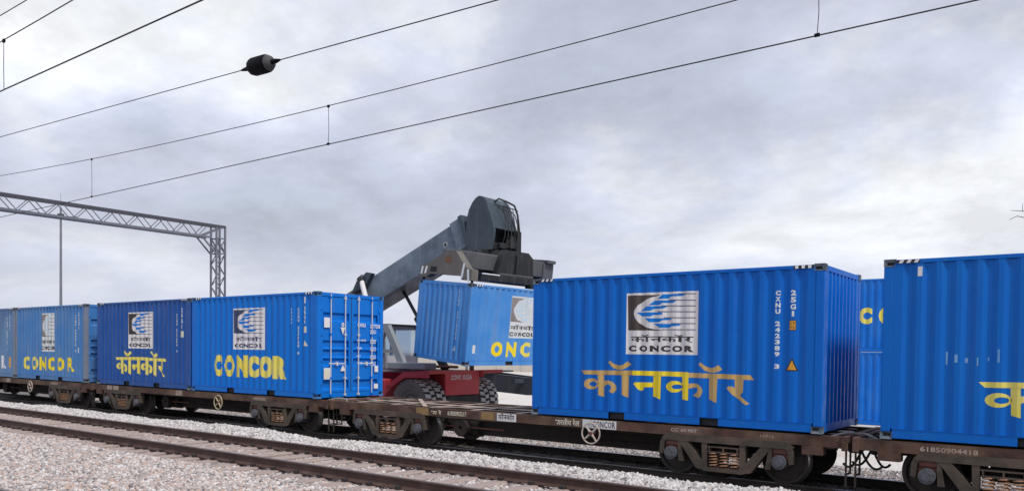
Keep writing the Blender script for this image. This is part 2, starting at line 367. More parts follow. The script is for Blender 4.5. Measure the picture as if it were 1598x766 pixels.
class Flat:
    """flat print in (x,z): polygons and letters"""
    def __init__(s): s.v = []; s.f = []
    def poly(s, pts): b = len(s.v); s.v += list(pts); s.f.append(tuple(range(b, b + len(pts)))); return s
    def rect(s, x0, x1, z0, z1): return s.poly([(x0, z0), (x1, z0), (x1, z1), (x0, z1)])
    def strip(s, a, b):
        n = len(a); k = len(s.v); s.v += list(a) + list(b)
        for i in range(n): j = (i + 1) % n; s.f.append((k + i, k + j, k + n + j, k + n + i))
        return s
    def text(s, body, x0, x1, z0, z1, bold=0.0, shear=0):
        vs_, fs = text_shape(body, bold); b = len(s.v)
        s.v += [(x0 + x * (x1 - x0), z0 + z * (z1 - z0)) for x, z in vs_]; s.f += [tuple(b + i for i in f) for f in fs]; return s
    def spaced(s, body, x0, x1, z0, z1, gap=0.35, bold=0.03):
        n = len(body); cw = (x1 - x0) / (n - gap) if n > 1 else (x1 - x0)
        for i, ch in enumerate(body):
            if ch != ' ': s.text(ch, x0 + i * cw, x0 + i * cw + cw * (1 - gap), z0, z1, bold)
        return s
    def column(s, body, xc, wd, z1, z0, gap=0.22, bold=0.045):
        n = len(body); ch_ = (z1 - z0) / n
        for i, ch in enumerate(body):
            if ch == ' ': continue
            ww = wd * (0.45 if ch in '1I' else 1)
            s.text(ch, xc - ww / 2, xc + ww / 2, z1 - (i + 1) * ch_ + ch_ * gap, z1 - i * ch_, bold)
        return s

# ------------------------------------------------------------------ ground
def hsh(i, j): return random.Random(i * 7919 + j * 104729).random()
def vnoise(x, y):
    i, j = math.floor(x), math.floor(y); u, v = x - i, y - j; u = u * u * (3 - 2 * u); v = v * v * (3 - 2 * v)
    return (hsh(i, j) * (1 - u) + hsh(i + 1, j) * u) * (1 - v) + (hsh(i, j + 1) * (1 - u) + hsh(i + 1, j + 1) * u) * v
PROF = [(-40, -.43), (-22, -.1), (-16, .08), (-12.6, .12), (-6, .125), (-2.7, .125), (-2.3, .20), (-1.95, .20), (-1.1, -.10), (-0.7, -.205), (3.3, -.205), (5.0, -.20), (5.9, -.46)]
def hgt(x, y):
    for (a, za), (b, zb) in zip(PROF, PROF[1:]):
        if a <= y <= b: z = za + (zb - za) * (y - a) / (b - a); break
    else: z = PROF[0][1] if y < PROF[0][0] else PROF[-1][1]
    if -2.65 < y < -1.0:
        k = 1 - abs((y + 1.95) / 0.85)
        if k > 0: z += k * (0.11 * vnoise(x * 1.1, 3.3) + 0.07 * vnoise(x * 2.9, 9.1) - 0.05)
    if -5.75 < y < -2.85: z -= .012 + .05 * vnoise(x * .9 + 3, y * 1.3)
    if -16 < y < 5: z += 0.03 * (vnoise(x * 1.7, y * 1.7) - 0.5)
    if -9.0 < y < -5.6: z += 0.07 * (vnoise(x * .6 + 5, y * .8) - 0.6)
    return z
g = MB(); g.add([(-3000, -3000, -.42), (3000, -3000, -.42), (3000, 3000, -.42), (-3000, 3000, -.42)], [(0, 1, 2, 3)])
o = g.build('ground', 'yard_concrete', kind='structure')
def grid_patch(xs, ys, f):
    g = MB(); nx, ny = len(xs), len(ys)
    g.add([(x, y, f(x, y)) for y in ys for x in xs], [(j * nx + i, j * nx + i + 1, (j + 1) * nx + i + 1, (j + 1) * nx + i) for j in range(ny - 1) for i in range(nx - 1)])
    return g
def frange(a, b, s_): n = max(1, round((b - a) / s_)); return [a + (b - a) * i / n for i in range(n + 1)]
xs = frange(-400, -60, 20) + frange(-60, -32, 2)[1:] + frange(-32, 12, .35)[1:] + frange(12, 40, 2)[1:] + frange(40, 300, 20)[1:]
ys = frange(-40, -13, 1.5) + frange(-13, 5.9, .25)[1:]
o = grid_patch(xs, ys, hgt).build('ballast_bed', 'ballast_bed', kind='structure', smooth=True)

def rock(seed, n=1):
    rr = random.Random(seed); bm = bmesh.new(); bmesh.ops.create_icosphere(bm, subdivisions=1, radius=1)
    sx_, sy_, sz_ = rr.uniform(.7, 1.25), rr.uniform(.7, 1.1), rr.uniform(.5, .85)
    for v in bm.verts: v.co = Vector((v.co.x * sx_, v.co.y * sy_, v.co.z * sz_)) * rr.uniform(.72, 1.12)
    me = bpy.data.meshes.new('stone'); bm.to_mesh(me); bm.free(); return me
def scatter(name, patch, matname, dens, smin, smax, label, seed, parent=None):
    coll = bpy.data.collections.new(name + '_kinds')
    for k in range(7):
        me = rock(seed * 10 + k); me.materials.append(MAT[matname]); ob = bpy.data.objects.new('stone', me); coll.objects.link(ob)
    o = patch.build(name, matname, kind='stuff'); o['label'] = label; o['category'] = 'gravel'
    ng = bpy.data.node_groups.new(name, 'GeometryNodeTree')
    ng.interface.new_socket('Geometry', in_out='INPUT', socket_type='NodeSocketGeometry'); ng.interface.new_socket('Geometry', in_out='OUTPUT', socket_type='NodeSocketGeometry')
    gi = ng.nodes.new('NodeGroupInput'); go = ng.nodes.new('NodeGroupOutput')
    dp = ng.nodes.new('GeometryNodeDistributePointsOnFaces'); dp.inputs['Density'].default_value = dens; dp.inputs['Seed'].default_value = seed
    ci = ng.nodes.new('GeometryNodeCollectionInfo'); ci.inputs['Collection'].default_value = coll; ci.inputs['Separate Children'].default_value = True; ci.inputs['Reset Children'].default_value = True
    ip = ng.nodes.new('GeometryNodeInstanceOnPoints'); ip.inputs['Pick Instance'].default_value = True
    rv = ng.nodes.new('FunctionNodeRandomValue'); rv.data_type = 'FLOAT_VECTOR'; rv.inputs[0].default_value = (0, 0, 0); rv.inputs[1].default_value = (6.28, 6.28, 6.28)
    rs = ng.nodes.new('FunctionNodeRandomValue'); rs.data_type = 'FLOAT'; rs.inputs[2].default_value = smin; rs.inputs[3].default_value = smax
    L_ = ng.links.new
    L_(gi.outputs[0], dp.inputs['Mesh']); L_(dp.outputs['Points'], ip.inputs['Points']); L_(ci.outputs[0], ip.inputs['Instance'])
    L_(rv.outputs[0], ip.inputs['Rotation']); L_(rs.outputs[1], ip.inputs['Scale']); L_(ip.outputs[0], go.inputs[0])
    md = o.modifiers.new('scatter', 'NODES'); md.node_group = ng
    return o
hs = lambda x, y: hgt(x, y) + .004
scatter('ballast_stones', grid_patch(frange(-26, 8, .5), frange(-10.5, -2.55, .25), hs), 'stone_pale', 430, .020, .052, 'loose grey and pinkish ballast stones around the near track', 3)
scatter('shoulder_stones', grid_patch(frange(-34, 9, .5), frange(-2.6, -.85, .2), hs), 'stone_white', 480, .024, .060, 'whitish heaped ballast between the near track and the train', 5)
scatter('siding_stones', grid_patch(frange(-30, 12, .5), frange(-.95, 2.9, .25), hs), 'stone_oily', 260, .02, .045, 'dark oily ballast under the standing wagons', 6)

scatter('verge_stones', grid_patch(frange(-30, 12, .5), frange(2.8, 5.4, .25), hs), 'stone_pale', 200, .02, .045, 'grey gravel verge seen beneath the wagons, behind the siding', 8)
# ------------------------------------------------------------------ tracks
RAILP = [(-.075, 0), (.075, 0), (.075, .012), (.022, .030), (.010, .045), (.010, .125), (.033, .138), (.036, .166), (.026, .172), (-.026, .172), (-.036, .166), (-.033, .138), (-.010, .125), (-.010, .045), (-.022, .030), (-.075, .012)]
def make_track(name, yc, ztop, x0, x1, sx0, sx1, label, mats, sleepers=True):
    root = empty(name, (0, yc, ztop), label, 'railway track')
    for sg in (-1, 1):
        g = MB(); n = len(RAILP)
        y_ = sg * .873
        g.add([(x0, y_ + a, b - .172) for a, b in RAILP] + [(x1, y_ + a, b - .172) for a, b in RAILP], [])
        for i in range(n):
            j = (i + 1) % n; g.f.append((i, j, j + n, i + n)); g.mi.append(1 if i in (7, 8, 9) else 0)
        g.f += [tuple(range(n - 1, -1, -1)), tuple(range(n, 2 * n))]; g.mi += [0, 0]
        g.build('rail', [mats[0], mats[1]], root)
    if not sleepers: return root
    sm = MB().bbox(-.13, .13, -1.37, 1.37, -.36, -.178, .025)
    first = None; n = int((sx1 - sx0) / .62)
    cm = None
    rr = random.Random(yc)
    for i in range(n + 1):
        if first is None:
            sl = sm.build('sleeper', mats[2], root); first = sl
            c1 = MB(); c1.bbox(-.05, .05, -.035, .035, -.178, -.118, .012); c1.cyl((-.06, 0, -.13), (.06, 0, -.13), .014, n=6)
            cl_ = c1.build('rail_clip', 'clip_iron', sl); cl_.location = (0, -.873 - .1, 0); cm = cl_.data
        else:
            sl = link('sleeper', first.data, root)
            cl_ = link('rail_clip', cm, sl); cl_.location = (0, -.873 - .1, 0)
        for yy in (-.873 + .1, .873 - .1, .873 + .1):
            k = link('rail_clip', cm, sl); k.location = (0, yy, 0)
        sl.location = (sx0 + i * .62 + rr.uniform(-.02, .02), 0, rr.uniform(-.006, .006)); sl.rotation_euler = (0, 0, rr.uniform(-.01, .01))
    return root
make_track('railway_track', -4.30, .33, -400, 250, -26, 9, 'rusty near railway track on concrete sleepers in pale ballast', ('rail_rust', 'rail_head', 'sleeper_concrete'))
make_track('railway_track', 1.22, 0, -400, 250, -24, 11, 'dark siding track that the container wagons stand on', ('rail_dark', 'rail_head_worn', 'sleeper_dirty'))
make_track('railway_track', -10.36, .33, -400, 250, -8, 8, 'rusty rail track cut off at the bottom left corner', ('rail_rust', 'rail_head', 'sleeper_concrete'))

# ------------------------------------------------------------------ containers
CL, CW = 6.058, 2.438
PX0, PITCH = .17, .278
def corr_breaks(a, b, pitch=PITCH):
    """(x, depth) outline of trapezoidal corrugation from a to b"""
    n = int((b - a) // pitch); m_ = (b - a - n * pitch) / 2; pts = [(a, 0.0)]; x = a + m_
    for i in range(n):
        f = pitch / .278
        pts += [(x + .036 * f, 0), (x + .104 * f, .036), (x + .174 * f, .036), (x + .242 * f, 0)]; x += pitch
    pts.append((b, 0.0)); return pts
SIDE = corr_breaks(.15, CL - .15); ENDC = corr_breaks(.14, CW - .14, .24)
def depth_at(P_, x):
    if x <= P_[0][0] or x >= P_[-1][0]: return 0.0
    for (a, da), (b, db) in zip(P_, P_[1:]):
        if a <= x <= b: return da + (db - da) * (x - a) / (b - a) if b > a else da
def decal(flat, name, mat, parent, off=.002, wall='side'):
    """print on the corrugated sheet: cut at every fold line and laid on the folds"""
    bm = bmesh.new(); vv = [bm.verts.new((x, 0, z)) for x, z in flat.v]
    for f in flat.f:
        try: bm.faces.new([vv[i] for i in f])
        except ValueError: pass
    bm.normal_update(); bmesh.ops.triangulate(bm, faces=bm.faces[:])
    P_ = SIDE if wall == 'side' else ENDC
    x0 = min(v[0] for v in flat.v); x1 = max(v[0] for v in flat.v)
    if wall in ('side', 'end'):
        for b, _ in P_:
            if x0 < b < x1: bmesh.ops.bisect_plane(bm, geom=bm.verts[:] + bm.edges[:] + bm.faces[:], plane_co=(b, 0, 0), plane_no=(1, 0, 0), dist=1e-5)
    for v in bm.verts:
        x, z = v.co.x, v.co.z
        if wall == 'side': v.co = (x - CL / 2, -CW / 2 + .012 + depth_at(P_, x) - off, z)
        elif wall == 'end': v.co = (-CL / 2 + .012 + depth_at(P_, x) - off, CW / 2 - x, z)          # left end, read from outside
        elif wall == 'door': v.co = (CL / 2 - .03 + off, x - CW / 2, z)                           # right end doors
        elif wall == 'post': v.co = (x - CL / 2, -CW / 2 - .001 - off, z)
    for f in bm.faces: f.normal_update()
    want = Vector({'side': (0, -1, 0), 'end': (-1, 0, 0), 'door': (1, 0, 0), 'post': (0, -1, 0)}[wall])
    bmesh.ops.reverse_faces(bm, faces=[f for f in bm.faces if f.normal.dot(want) < 0])
    me = bpy.data.meshes.new(name); bm.to_mesh(me); bm.free(); me.materials.append(MAT[mat])
    return link(name, me, parent)
def sheet(P_, z0, z1, axis, sgn, name, mat, parent, thick=.004):
    g = MB(); k = len(P_)
    def pt(x, d, z):
        if axis == 'side': return (x - CL / 2, sgn * (CW / 2 - .012 - d), z)
        return (sgn * (CL / 2 - .012 - d), x - CW / 2, z)
    g.add([pt(x, d, z0) for x, d in P_] + [pt(x, d, z1) for x, d in P_], [(i, i + 1, i + 1 + k, i + k) if (axis == 'side') == (sgn < 0) else (i + 1, i, i + k, i + 1 + k) for i in range(k - 1)])
    return g.build(name, mat, parent)
def casting_mesh(mat):
    """corner casting with an oval hole sunk into its two outer faces"""
    bm = bmesh.new(); bmesh.ops.create_cube(bm, size=1)
    for v in bm.verts: v.co = Vector((v.co.x * .178, v.co.y * .162, v.co.z * .118))
    for n_ in (Vector((-1, 0, 0)), Vector((0, -1, 0)), Vector((0, 0, 1))):
        bm.faces.ensure_lookup_table(); f = [f for f in bm.faces if f.normal.dot(n_) > .9 and f.calc_area() > .008][0]
        bmesh.ops.inset_region(bm, faces=[f], thickness=.036, depth=0)
        for v in f.verts: v.co -= n_ * .05
        f.material_index = 1
    me = bpy.data.meshes.new('corner_casting'); bm.to_mesh(me); bm.free(); me.materials.append(MAT[mat]); me.materials.append(MAT['pocket_dark']); return me
def make_container(label, H, paint, corner=None, x0=0, door=None, cast='casting', post=None, loc=None, group='blue containers on the train', stripes=(1, 1)):
    """door: None, 'right'. Local origin: middle of the base."""
    root = empty('freight_container', loc or (x0 + CL / 2, CW / 2, .96), label, 'container', group)
    post = post or paint; hx, hy = CL / 2, CW / 2
    cm = casting_mesh(cast)
    for a in (-1, 1):
        for b in (-1, 1):
            for z, flip in ((.059, 1), (H - .059, 0)):
                o = link('corner_casting', cm, root); o.location = (a * (hx - .089), b * (hy - .081), z); o.scale = (1 if a < 0 else -1, 1 if b < 0 else -1, -1 if flip else 1)
            xa, xb = (-hx + .004, -hx + .150) if a < 0 else (hx - .150, hx - .004)
            ya, yb = (-hy + .004, -hy + .140) if b < 0 else (hy - .140, hy - .004)
            MB().bbox(xa, xb, ya, yb, .118, H - .118, .012).build('corner_post', post, root)
    for b in (-1, 1):
        g = MB(); ya, yb = (-hy + .010, -hy + .060) if b < 0 else (hy - .060, hy - .010)
        segs = [(-hx + .178, 1.90 - hx), (2.26 - hx, 3.85 - hx), (4.21 - hx, hx - .178)]
        for a0, a1 in segs: g.box(a0, a1, ya, yb, .018, .165)
        for a0, a1 in ((1.90 - hx, 2.26 - hx), (3.85 - hx, 4.21 - hx)): g.box(a0, a1, ya, yb, .150, .165)
        lip = -hy + .004 if b < 0 else hy - .004
        g.box(-hx + .178, hx - .178, min(lip, lip - b * .03), max(lip, lip - b * .03), .1655, .172)
        g.build('bottom_rail', paint, root)
        for a0, a1 in ((1.90 - hx, 2.26 - hx), (3.85 - hx, 4.21 - hx)):
            p = MB(); yy = -hy + .30 if b < 0 else hy - .30
            p.box(a0, a1, min(yy, yy - b * .02), max(yy, yy - b * .02), .02, .149); p.box(a0 - .01, a0, min(ya, yy) + .002, max(yb, yy) - .002, .02, .148); p.box(a1, a1 + .01, min(ya, yy) + .002, max(yb, yy) - .002, .02, .148)
            p.build('forklift_pocket', 'pocket_dark', root)
        MB().bbox(-hx + .178, hx - .178, ya - .002, yb + .002, H - .075, H - .012, .006).build('top_rail', paint, root)
        sheet(SIDE, .172, H - .075, 'side', b, 'side_wall', paint, root)
    for a in (-1, 1):
        xa, xb = (-hx + .010, -hx + .080) if a < 0 else (hx - .080, hx - .010)
        MB().box(xa, xb, -hy + .162, hy - .162, .02, .15).build('end_sill', paint, root)
        MB().box(xa, xb, -hy + .162, hy - .162, H - .11, H - .02).build('end_header', paint, root)
        if a > 0 and door == 'right':
            # two door leaves with horizontal pressed ribs, four lock rods, handles, hinges
            for sd_ in (-1, 1):
                y0_, y1_ = (-hy + .145, -.012) if sd_ < 0 else (.012, hy - .145)
                g = MB(); zs = [(.16, 0)]
                for zc_, hgt_ in ((.36, .17), (.98, .13), (1.22, .13), (1.47, .13), (2.22, .15)):
                    zc_ *= H / 2.896
                    zs += [(zc_ - hgt_ / 2 - .05, 0), (zc_ - hgt_ / 2, -.055), (zc_ + hgt_ / 2, -.055), (zc_ + hgt_ / 2 + .05, 0)]
                zs.append((H - .12, 0)); k = len(zs)
                ym, yM = y0_ + .07, y1_ - .07; X = hx - .03
                g.add([(X + d, ym, z) for z, d in zs] + [(X + d, yM, z) for z, d in zs], [(i, i + k, i + k + 1, i + 1) for i in range(k - 1)])
                g.box(X - .03, X + .003, y0_, ym, .152, H - .115); g.box(X - .03, X + .003, yM, y1_, .152, H - .115)
                lf = g.build('door', paint, root)
                MB().box(X - .02, X + .0055, -.0118 if sd_ < 0 else .0005, -.0005 if sd_ < 0 else .0118, .16, H - .12).build('rubber_seal', 'rubber_seal', lf)
                for fy in (.30, .78):
                    yb_ = (-hy + .145 + (hy - .157) * fy) if sd_ < 0 else (.012 + (hy - .157) * (1 - fy))
                    bar = MB().cyl((X + .04, yb_, .06), (X + .04, yb_, H - .05), .017, n=8).build('locking_bar', 'galv', lf, smooth=True)
                    kk = MB()
                    for z in (.09, .55, 1.75, H - .14): kk.box(X + .004, X + .062, yb_ - .035, yb_ + .035, z - .03, z + .03)
                    kk.build('bar_bracket', 'galv' if fy > .5 else paint, lf)
                yh = (-hy + .145 + (hy - .157) * .5) if sd_ < 0 else (.012 + (hy - .157) * .5)
                hm = MB().bbox(X + .045, X + .065, yh - .02 - .27, yh + .27, .93, .965, .006); hm.box(X + .004, X + .066, yh - .03, yh + .03, .89, 1.0)
                hm.build('handle', 'galv', lf)
                for z in (.35, 1.0, 1.7, 2.4):
                    yh2 = -hy + .15 if sd_ < 0 else hy - .15
                    MB().bbox(X - .01, X + .025, yh2 - .05, yh2 + .05, z, z + .12, .01).build('hinge', paint, lf)
        else:
            sheet(ENDC, .15, H - .11, 'end', a, 'end_wall', paint, root)
    MB().box(-hx + .09, hx - .09, -hy + .055, hy - .055, H - .035, H - .008).build('roof', paint, root)
    MB().box(-hx + .09, hx - .09, -hy + .062, hy - .062, .014, .13).build('floor_panel', 'pocket_dark', root)
    # black-and-white height stripes on the top rail near the corners
    for side in (0, 1):
        if not stripes[side]: continue
        a0 = .19 if side == 0 else CL - .19 - .34
        wf, bf = Flat(), Flat(); bf.rect(a0, a0 + .34, H - .072, H - .016)
        for k in range(3):
            x = a0 + .03 + k * .11
            d = .05 if side == 0 else -.05
            wf.poly([(x, H - .070), (x + .055, H - .070), (x + .055 + max(d, 0) * .6, H - .018), (x + max(d, 0) * .6, H - .018)])
        st = decal(bf, 'height_stripe', 'print_black', root, .0005, 'post'); decal(wf, 'stripe_bars', 'print_white', st, .002, 'post')
    return root

# -- the emblem panel, measured once in panel units (0..1 left to right, 0..1 bottom to top)
def pn(x, y):
    t = 85 - 30 * (x - 55) / 748; b = 715 + 7 * (x - 40) / 740; l = 55 - 15 * (y - 85) / 630; r = 803 - 23 * (y - 55) / 667
    return ((x - l) / (r - l), (b - y) / (b - t))
EM_DARK = [(64, 107), (430, 97), (340, 118), (250, 155), (180, 205), (142, 258), (135, 300), (150, 345), (190, 395), (260, 435), (340, 455), (425, 462), (425, 468), (64, 468)]
EM_BLUE = [[(445, 92), (690, 84), (640, 108), (520, 115), (500, 135), (385, 142)], [(350, 158), (590, 152), (550, 180), (440, 182), (415, 200), (295, 208)], [(265, 218), (490, 212), (450, 240), (340, 243), (320, 262), (200, 268)], [(170, 288), (180, 280), (440, 279), (430, 305), (330, 307), (320, 322), (215, 322)], [(245, 341), (530, 341), (515, 357), (430, 362), (410, 380), (300, 383)], [(335, 396), (620, 401), (600, 418), (520, 425), (500, 440), (400, 440)]]
EM_LINES = [(600, 85, 775), (500, 152, 772), (430, 212, 770), (380, 272, 770), (450, 335, 768), (520, 395, 766), (432, 459, 764)]
def emblem(parent, x0, x1, z0, z1, white='panel_white', dark='print_brown', blue='print_blue', line='print_navy', txt='print_black', missing=''):
    W_, H_ = x1 - x0, z1 - z0; P_ = lambda x, y: (x0 + pn(x, y)[0] * W_, z0 + pn(x, y)[1] * H_)
    panel = decal(Flat().rect(x0, x1, z0, z1), 'logo_panel', white, parent, .0015)
    decal(Flat().poly([P_(*p) for p in EM_DARK]), 'emblem_field', dark, panel, .003)
    f = Flat()
    for q_ in EM_BLUE: f.poly([P_(*p) for p in q_])
    decal(f, 'emblem_stripes', blue, panel, .003)
    f = Flat()
    for a, y, b in EM_LINES: f.poly([P_(a, y + 4), P_(b, y + 4), P_(b, y - 4), P_(a, y - 4)])
    decal(f, 'emblem_lines', line, panel, .0045)
    f = hindi(Flat(), x0 + .05 * W_, x0 + .95 * W_, z0 + .19 * H_, z0 + .325 * H_)
    decal(f, 'lettering', txt, panel, .003)
    f = Flat(); f.spaced('CONCOR', x0 + .035 * W_, x0 + .95 * W_, z0 + .045 * H_, z0 + .145 * H_, .20, .06)
    decal(f, 'lettering', txt, panel, .003)
    return panel

# -- big hand-painted Hindi lettering, outlines in one unit box (x 0..1, z 0..1)
S8 = 8.513
HG = {}
def _z1(p): return (p[0], p[1])
def _z2(p): return (p[0] + 140 * S8, p[1])
def ring(cx, cy, rx, ry, ix, iy, irx, iry, n=18):
    o_ = [(cx + rx * math.cos(2 * math.pi * i / n), cy + ry * math.sin(2 * math.pi * i / n)) for i in range(n)]
    i_ = [(ix + irx * math.cos(2 * math.pi * i / n), iy + iry * math.sin(2 * math.pi * i / n)) for i in range(n)]
    return o_, i_
HP = [  # (tone, points); tones: 0 ochre, 1 yellow; perspective slope removed below
    (0, _z1, [(55, 190), (740, 194), (740, 256), (360, 250), (100, 245)]),
    (1, _z1, [(740, 194), (1277, 208), (1492, 218), (1492, 285), (1277, 272), (740, 256)]),
    (0, _z2, [(300, 224), (1110, 255), (1160, 322), (680, 302), (300, 287)]),
    (0, _z1, [(285, 246), (360, 248), (360, 545), (290, 520)]),
    (0, _z1, [(360, 330), (420, 322), (480, 345), (520, 400), (522, 450), (480, 500), (432, 465), (460, 440), (460, 402), (430, 378), (395, 380), (360, 405)]),
    (0, _z1, [(605, 250), (690, 252), (682, 560), (605, 515)]),
    (0, _z1, [(425, 85), (490, 165), (540, 182), (620, 180), (670, 150), (722, 112), (672, 72), (620, 120), (560, 128), (500, 110), (450, 62)]),
    (1, _z1, [(1015, 260), (1127, 265), (1115, 578), (1010, 535)]),
    (1, _z1, [(760, 370), (780, 350), (1013, 352), (1011, 415), (890, 415), (885, 450), (850, 465), (815, 445)]),
    (1, _z2, [(207, 280), (300, 285), (292, 592), (205, 575)]),
    (0, _z2, [(300, 370), (360, 362), (420, 375), (470, 420), (485, 470), (460, 535), (420, 560), (350, 525), (395, 490), (415, 450), (400, 420), (360, 420), (298, 435)]),
    (0, _z2, [(565, 295), (682, 300), (668, 625), (562, 575)]),
    (0, _z2, [(425, 110), (510, 195), (570, 222), (650, 222), (700, 205), (737, 180), (690, 122), (640, 155), (580, 160), (520, 140), (460, 85)]),
    (0, _z2, [(905, 310), (1028, 315), (1020, 480), (975, 522), (1100, 635), (1060, 655), (880, 520), (800, 425), (825, 402), (880, 405), (905, 432)])]
HR = [(0, _z1, ring(197, 370, 98, 73, 222, 372, 54, 33)), (1, _z2, ring(105, 408, 115, 78, 142, 410, 66, 31))]
def hn(p):
    """sheet coordinates of a traced point -> unit box of the word"""
    x, y = p; d = 6.7112687e-05 * x - 1.3474119e-06 * y + 1
    return (((0.0019135196 * x + 2.6113706e-05 * y + 1.1149471) / d - 1.221) / 3.638, ((0.00010907682 * x - 0.0015601487 * y + 1.2649215) / d - .40) / .782)
def hindi(flat, x0, x1, z0, z1, tone=None, only=None):
    f = lambda p: (x0 + hn(p)[0] * (x1 - x0), z0 + hn(p)[1] * (z1 - z0))
    for i, (t, tr, pts) in enumerate(HP):
        if tone is None or t == tone: flat.poly([f(tr(p)) for p in pts])
    for t, tr, (a, b) in HR:
        if tone is None or t == tone: flat.strip([f(tr(p)) for p in a], [f(tr(p)) for p in b])
    return flat

def vertical_marks(root, mat='print_white', cols=((5.27, .085, 2.46, 1.07, 'CXNU 242389 3'), (5.535, .09, 2.46, 1.98, '25G1'))):
    f = Flat()
    for xc, wd, z1, z0, t in cols: f.column(t, xc, wd, z1, z0)
    return decal(f, 'lettering', mat, root, .0025)

H96 = 2.896
# C4, the large one in the middle
c4 = make_container('bright blue container with large Hindi lettering in yellow and ochre, right of the empty wagon', H96, 'paint_c4', x0=0.0, post='paint_c4', cast='casting')
emblem(c4, 2.265, 3.775, 1.315, 2.513)
decal(hindi(Flat(), 1.221, 4.859, .40, 1.182, 0), 'lettering', 'print_ochre', c4, .002)
decal(hindi(Flat(), 1.221, 4.859, .40, 1.182, 1), 'lettering', 'print_yellow', c4, .0025)
vertical_marks(c4)
decal(Flat().rect(5.47, 5.59, 1.765, 1.94), 'height_label', 'print_black', c4, .002); f = Flat().rect(5.48, 5.58, 1.775, 1.93)
decal(f, 'height_label', 'print_amber', c4, .0035)
decal(Flat().text('2.9', 5.49, 5.57, 1.865, 1.915).text("9'6", 5.49, 5.57, 1.79, 1.84), 'lettering', 'print_black', c4, .005)
decal(Flat().poly([(5.405, 1.06), (5.64, 1.06), (5.535, 1.29)]), 'warning_triangle', 'print_black', c4, .002)
decal(Flat().poly([(5.44, 1.08), (5.605, 1.08), (5.535, 1.245)]), 'warning_triangle', 'print_amber', c4, .0035)
# C5, cut by the right edge
c5 = make_container('glossy blue container cut off by the right edge, one yellow Hindi letter showing', H96, 'paint_c5', x0=6.977, cast='casting')
decal(hindi(Flat(), 1.375, 5.013, .40, 1.17), 'lettering', 'print_yellow_pale', c5, .002)
emblem(c5, 2.265, 3.775, 1.315, 2.513)
decal(Flat().rect(.50, .565, 2.61, 2.76), 'white_tag', 'panel_white', c5, .002)
f = Flat()
for i in range(6): f.rect(.93 + i * .14 + random.uniform(-.03, .03), .945 + i * .14, 1.20 + random.uniform(0, .1), 1.32 + random.uniform(0, .15))
decal(f, 'painted_glints', 'glint_paint', c5, .0018)  # pale strokes painted as glints along the corrugation edges
# C3, doors to the right
c3 = make_container('vivid blue container with bold yellow CONCOR letters and closed doors on its right end', H96, 'paint_c3', x0=-7.0998 - CL, door='right', cast='casting_blue')
emblem(c3, 2.20, 3.70, 1.30, 2.51, 'panel_white', 'print_navy', 'print_blue', 'print_navy', 'print_navy')
f = Flat()
for ch, a, b, dz in zip('CONCOR', (1.18, 1.72, 2.33, 2.92, 3.46, 4.10), (1.64, 2.26, 2.90, 3.44, 4.08, 4.74), (0, 0, .01, .0, .0, 0)): f.text(ch, a, b, .48, 1.13, .085)
decal(f, 'lettering', 'print_yellow_pale', c3, .002)
vertical_marks(c3, cols=((5.25, .07, 2.46, 1.16, 'CXNU 217725 8'), (5.52, .07, 2.50, 2.0, '25G1'), (4.93, .06, 2.47, 2.0, '30480')))
decal(Flat().rect(5.46, 5.58, 1.78, 1.95), 'height_label', 'print_edge', c3, .002)
decal(Flat().poly([(5.44, 1.42), (5.62, 1.42), (5.53, 1.58)]), 'warning_triangle', 'print_edge', c3, .002)
decal(Flat().rect(5.49, 5.55, 2.58, 2.76), 'white_tag', 'panel_white', c3, .002)
# prints on the doors (y measured from the near edge)
f = Flat(); f.text('CXNU', 1.42, 1.72, 1.98, 2.09, .02); f.text('2177258', 1.90, 2.28, 1.96, 2.07, .02); f.text('25G1', 1.90, 2.12, 1.80, 1.91, .02)
for i, z in enumerate((1.58, 1.36, 1.13, .94)):
    f.text(('MAX GROSS', 'TARE', 'NET', 'CU CAP')[i], 1.40, 1.40 + (.34, .18, .14, .2)[i], z, z + .05, .02)
    f.text(('30480', '2230', '28250', '37.4')[i], 1.90, 2.12, z + .005, z + .055, .02); f.text(('67200', '4920', '62280', '1320')[i], 1.90, 2.12, z - .06, z - .01, .02)
decal(f, 'door_lettering', 'print_white', c3, .0445, 'door')
f = Flat(); f.rect(.22, .42, 1.93, 2.20); f.rect(.22, .44, .52, .83); f.rect(2.08, 2.22, .70, .88); f.rect(2.06, 2.22, .22, .36); f.poly([(.80, .74), (.98, .74), (.89, .92)]); f.poly([(.80, 1.95), (.96, 1.95), (.88, 1.75)]); f.text('O', .83, .93, 1.97, 2.08, .06)
decal(f, 'door_label', 'panel_white', c3, .0435, 'door')
f = Flat(); f.rect(.25, .41, .56, .79); f.poly([(.84, 1.90), (.92, 1.90), (.88, 1.81)])
decal(f, 'door_label', 'print_edge', c3, .045, 'door')
# C2, darker
c2 = make_container('dark navy-blue container with crowded pale yellow Hindi letters, beside the CONCOR-lettered vivid one', H96, 'paint_c2', x0=-19.292, cast='casting', post='paint_c2')
emblem(c2, 2.19, 3.747, 1.285, 2.512, 'panel_white', 'print_black', 'print_blue', 'print_navy', 'print_black')
decal(hindi(Flat(), 1.31, 4.575, .33, 1.205), 'lettering', 'print_yellow_pale', c2, .002)
vertical_marks(c2, cols=((5.26, .06, 2.41, 1.16, 'CXNU 217690 4'), (5.55, .06, 2.60, 1.9, '25G1')))
decal(Flat().rect(5.49, 5.61, 1.66, 1.86), 'height_label', 'print_edge', c2, .002)
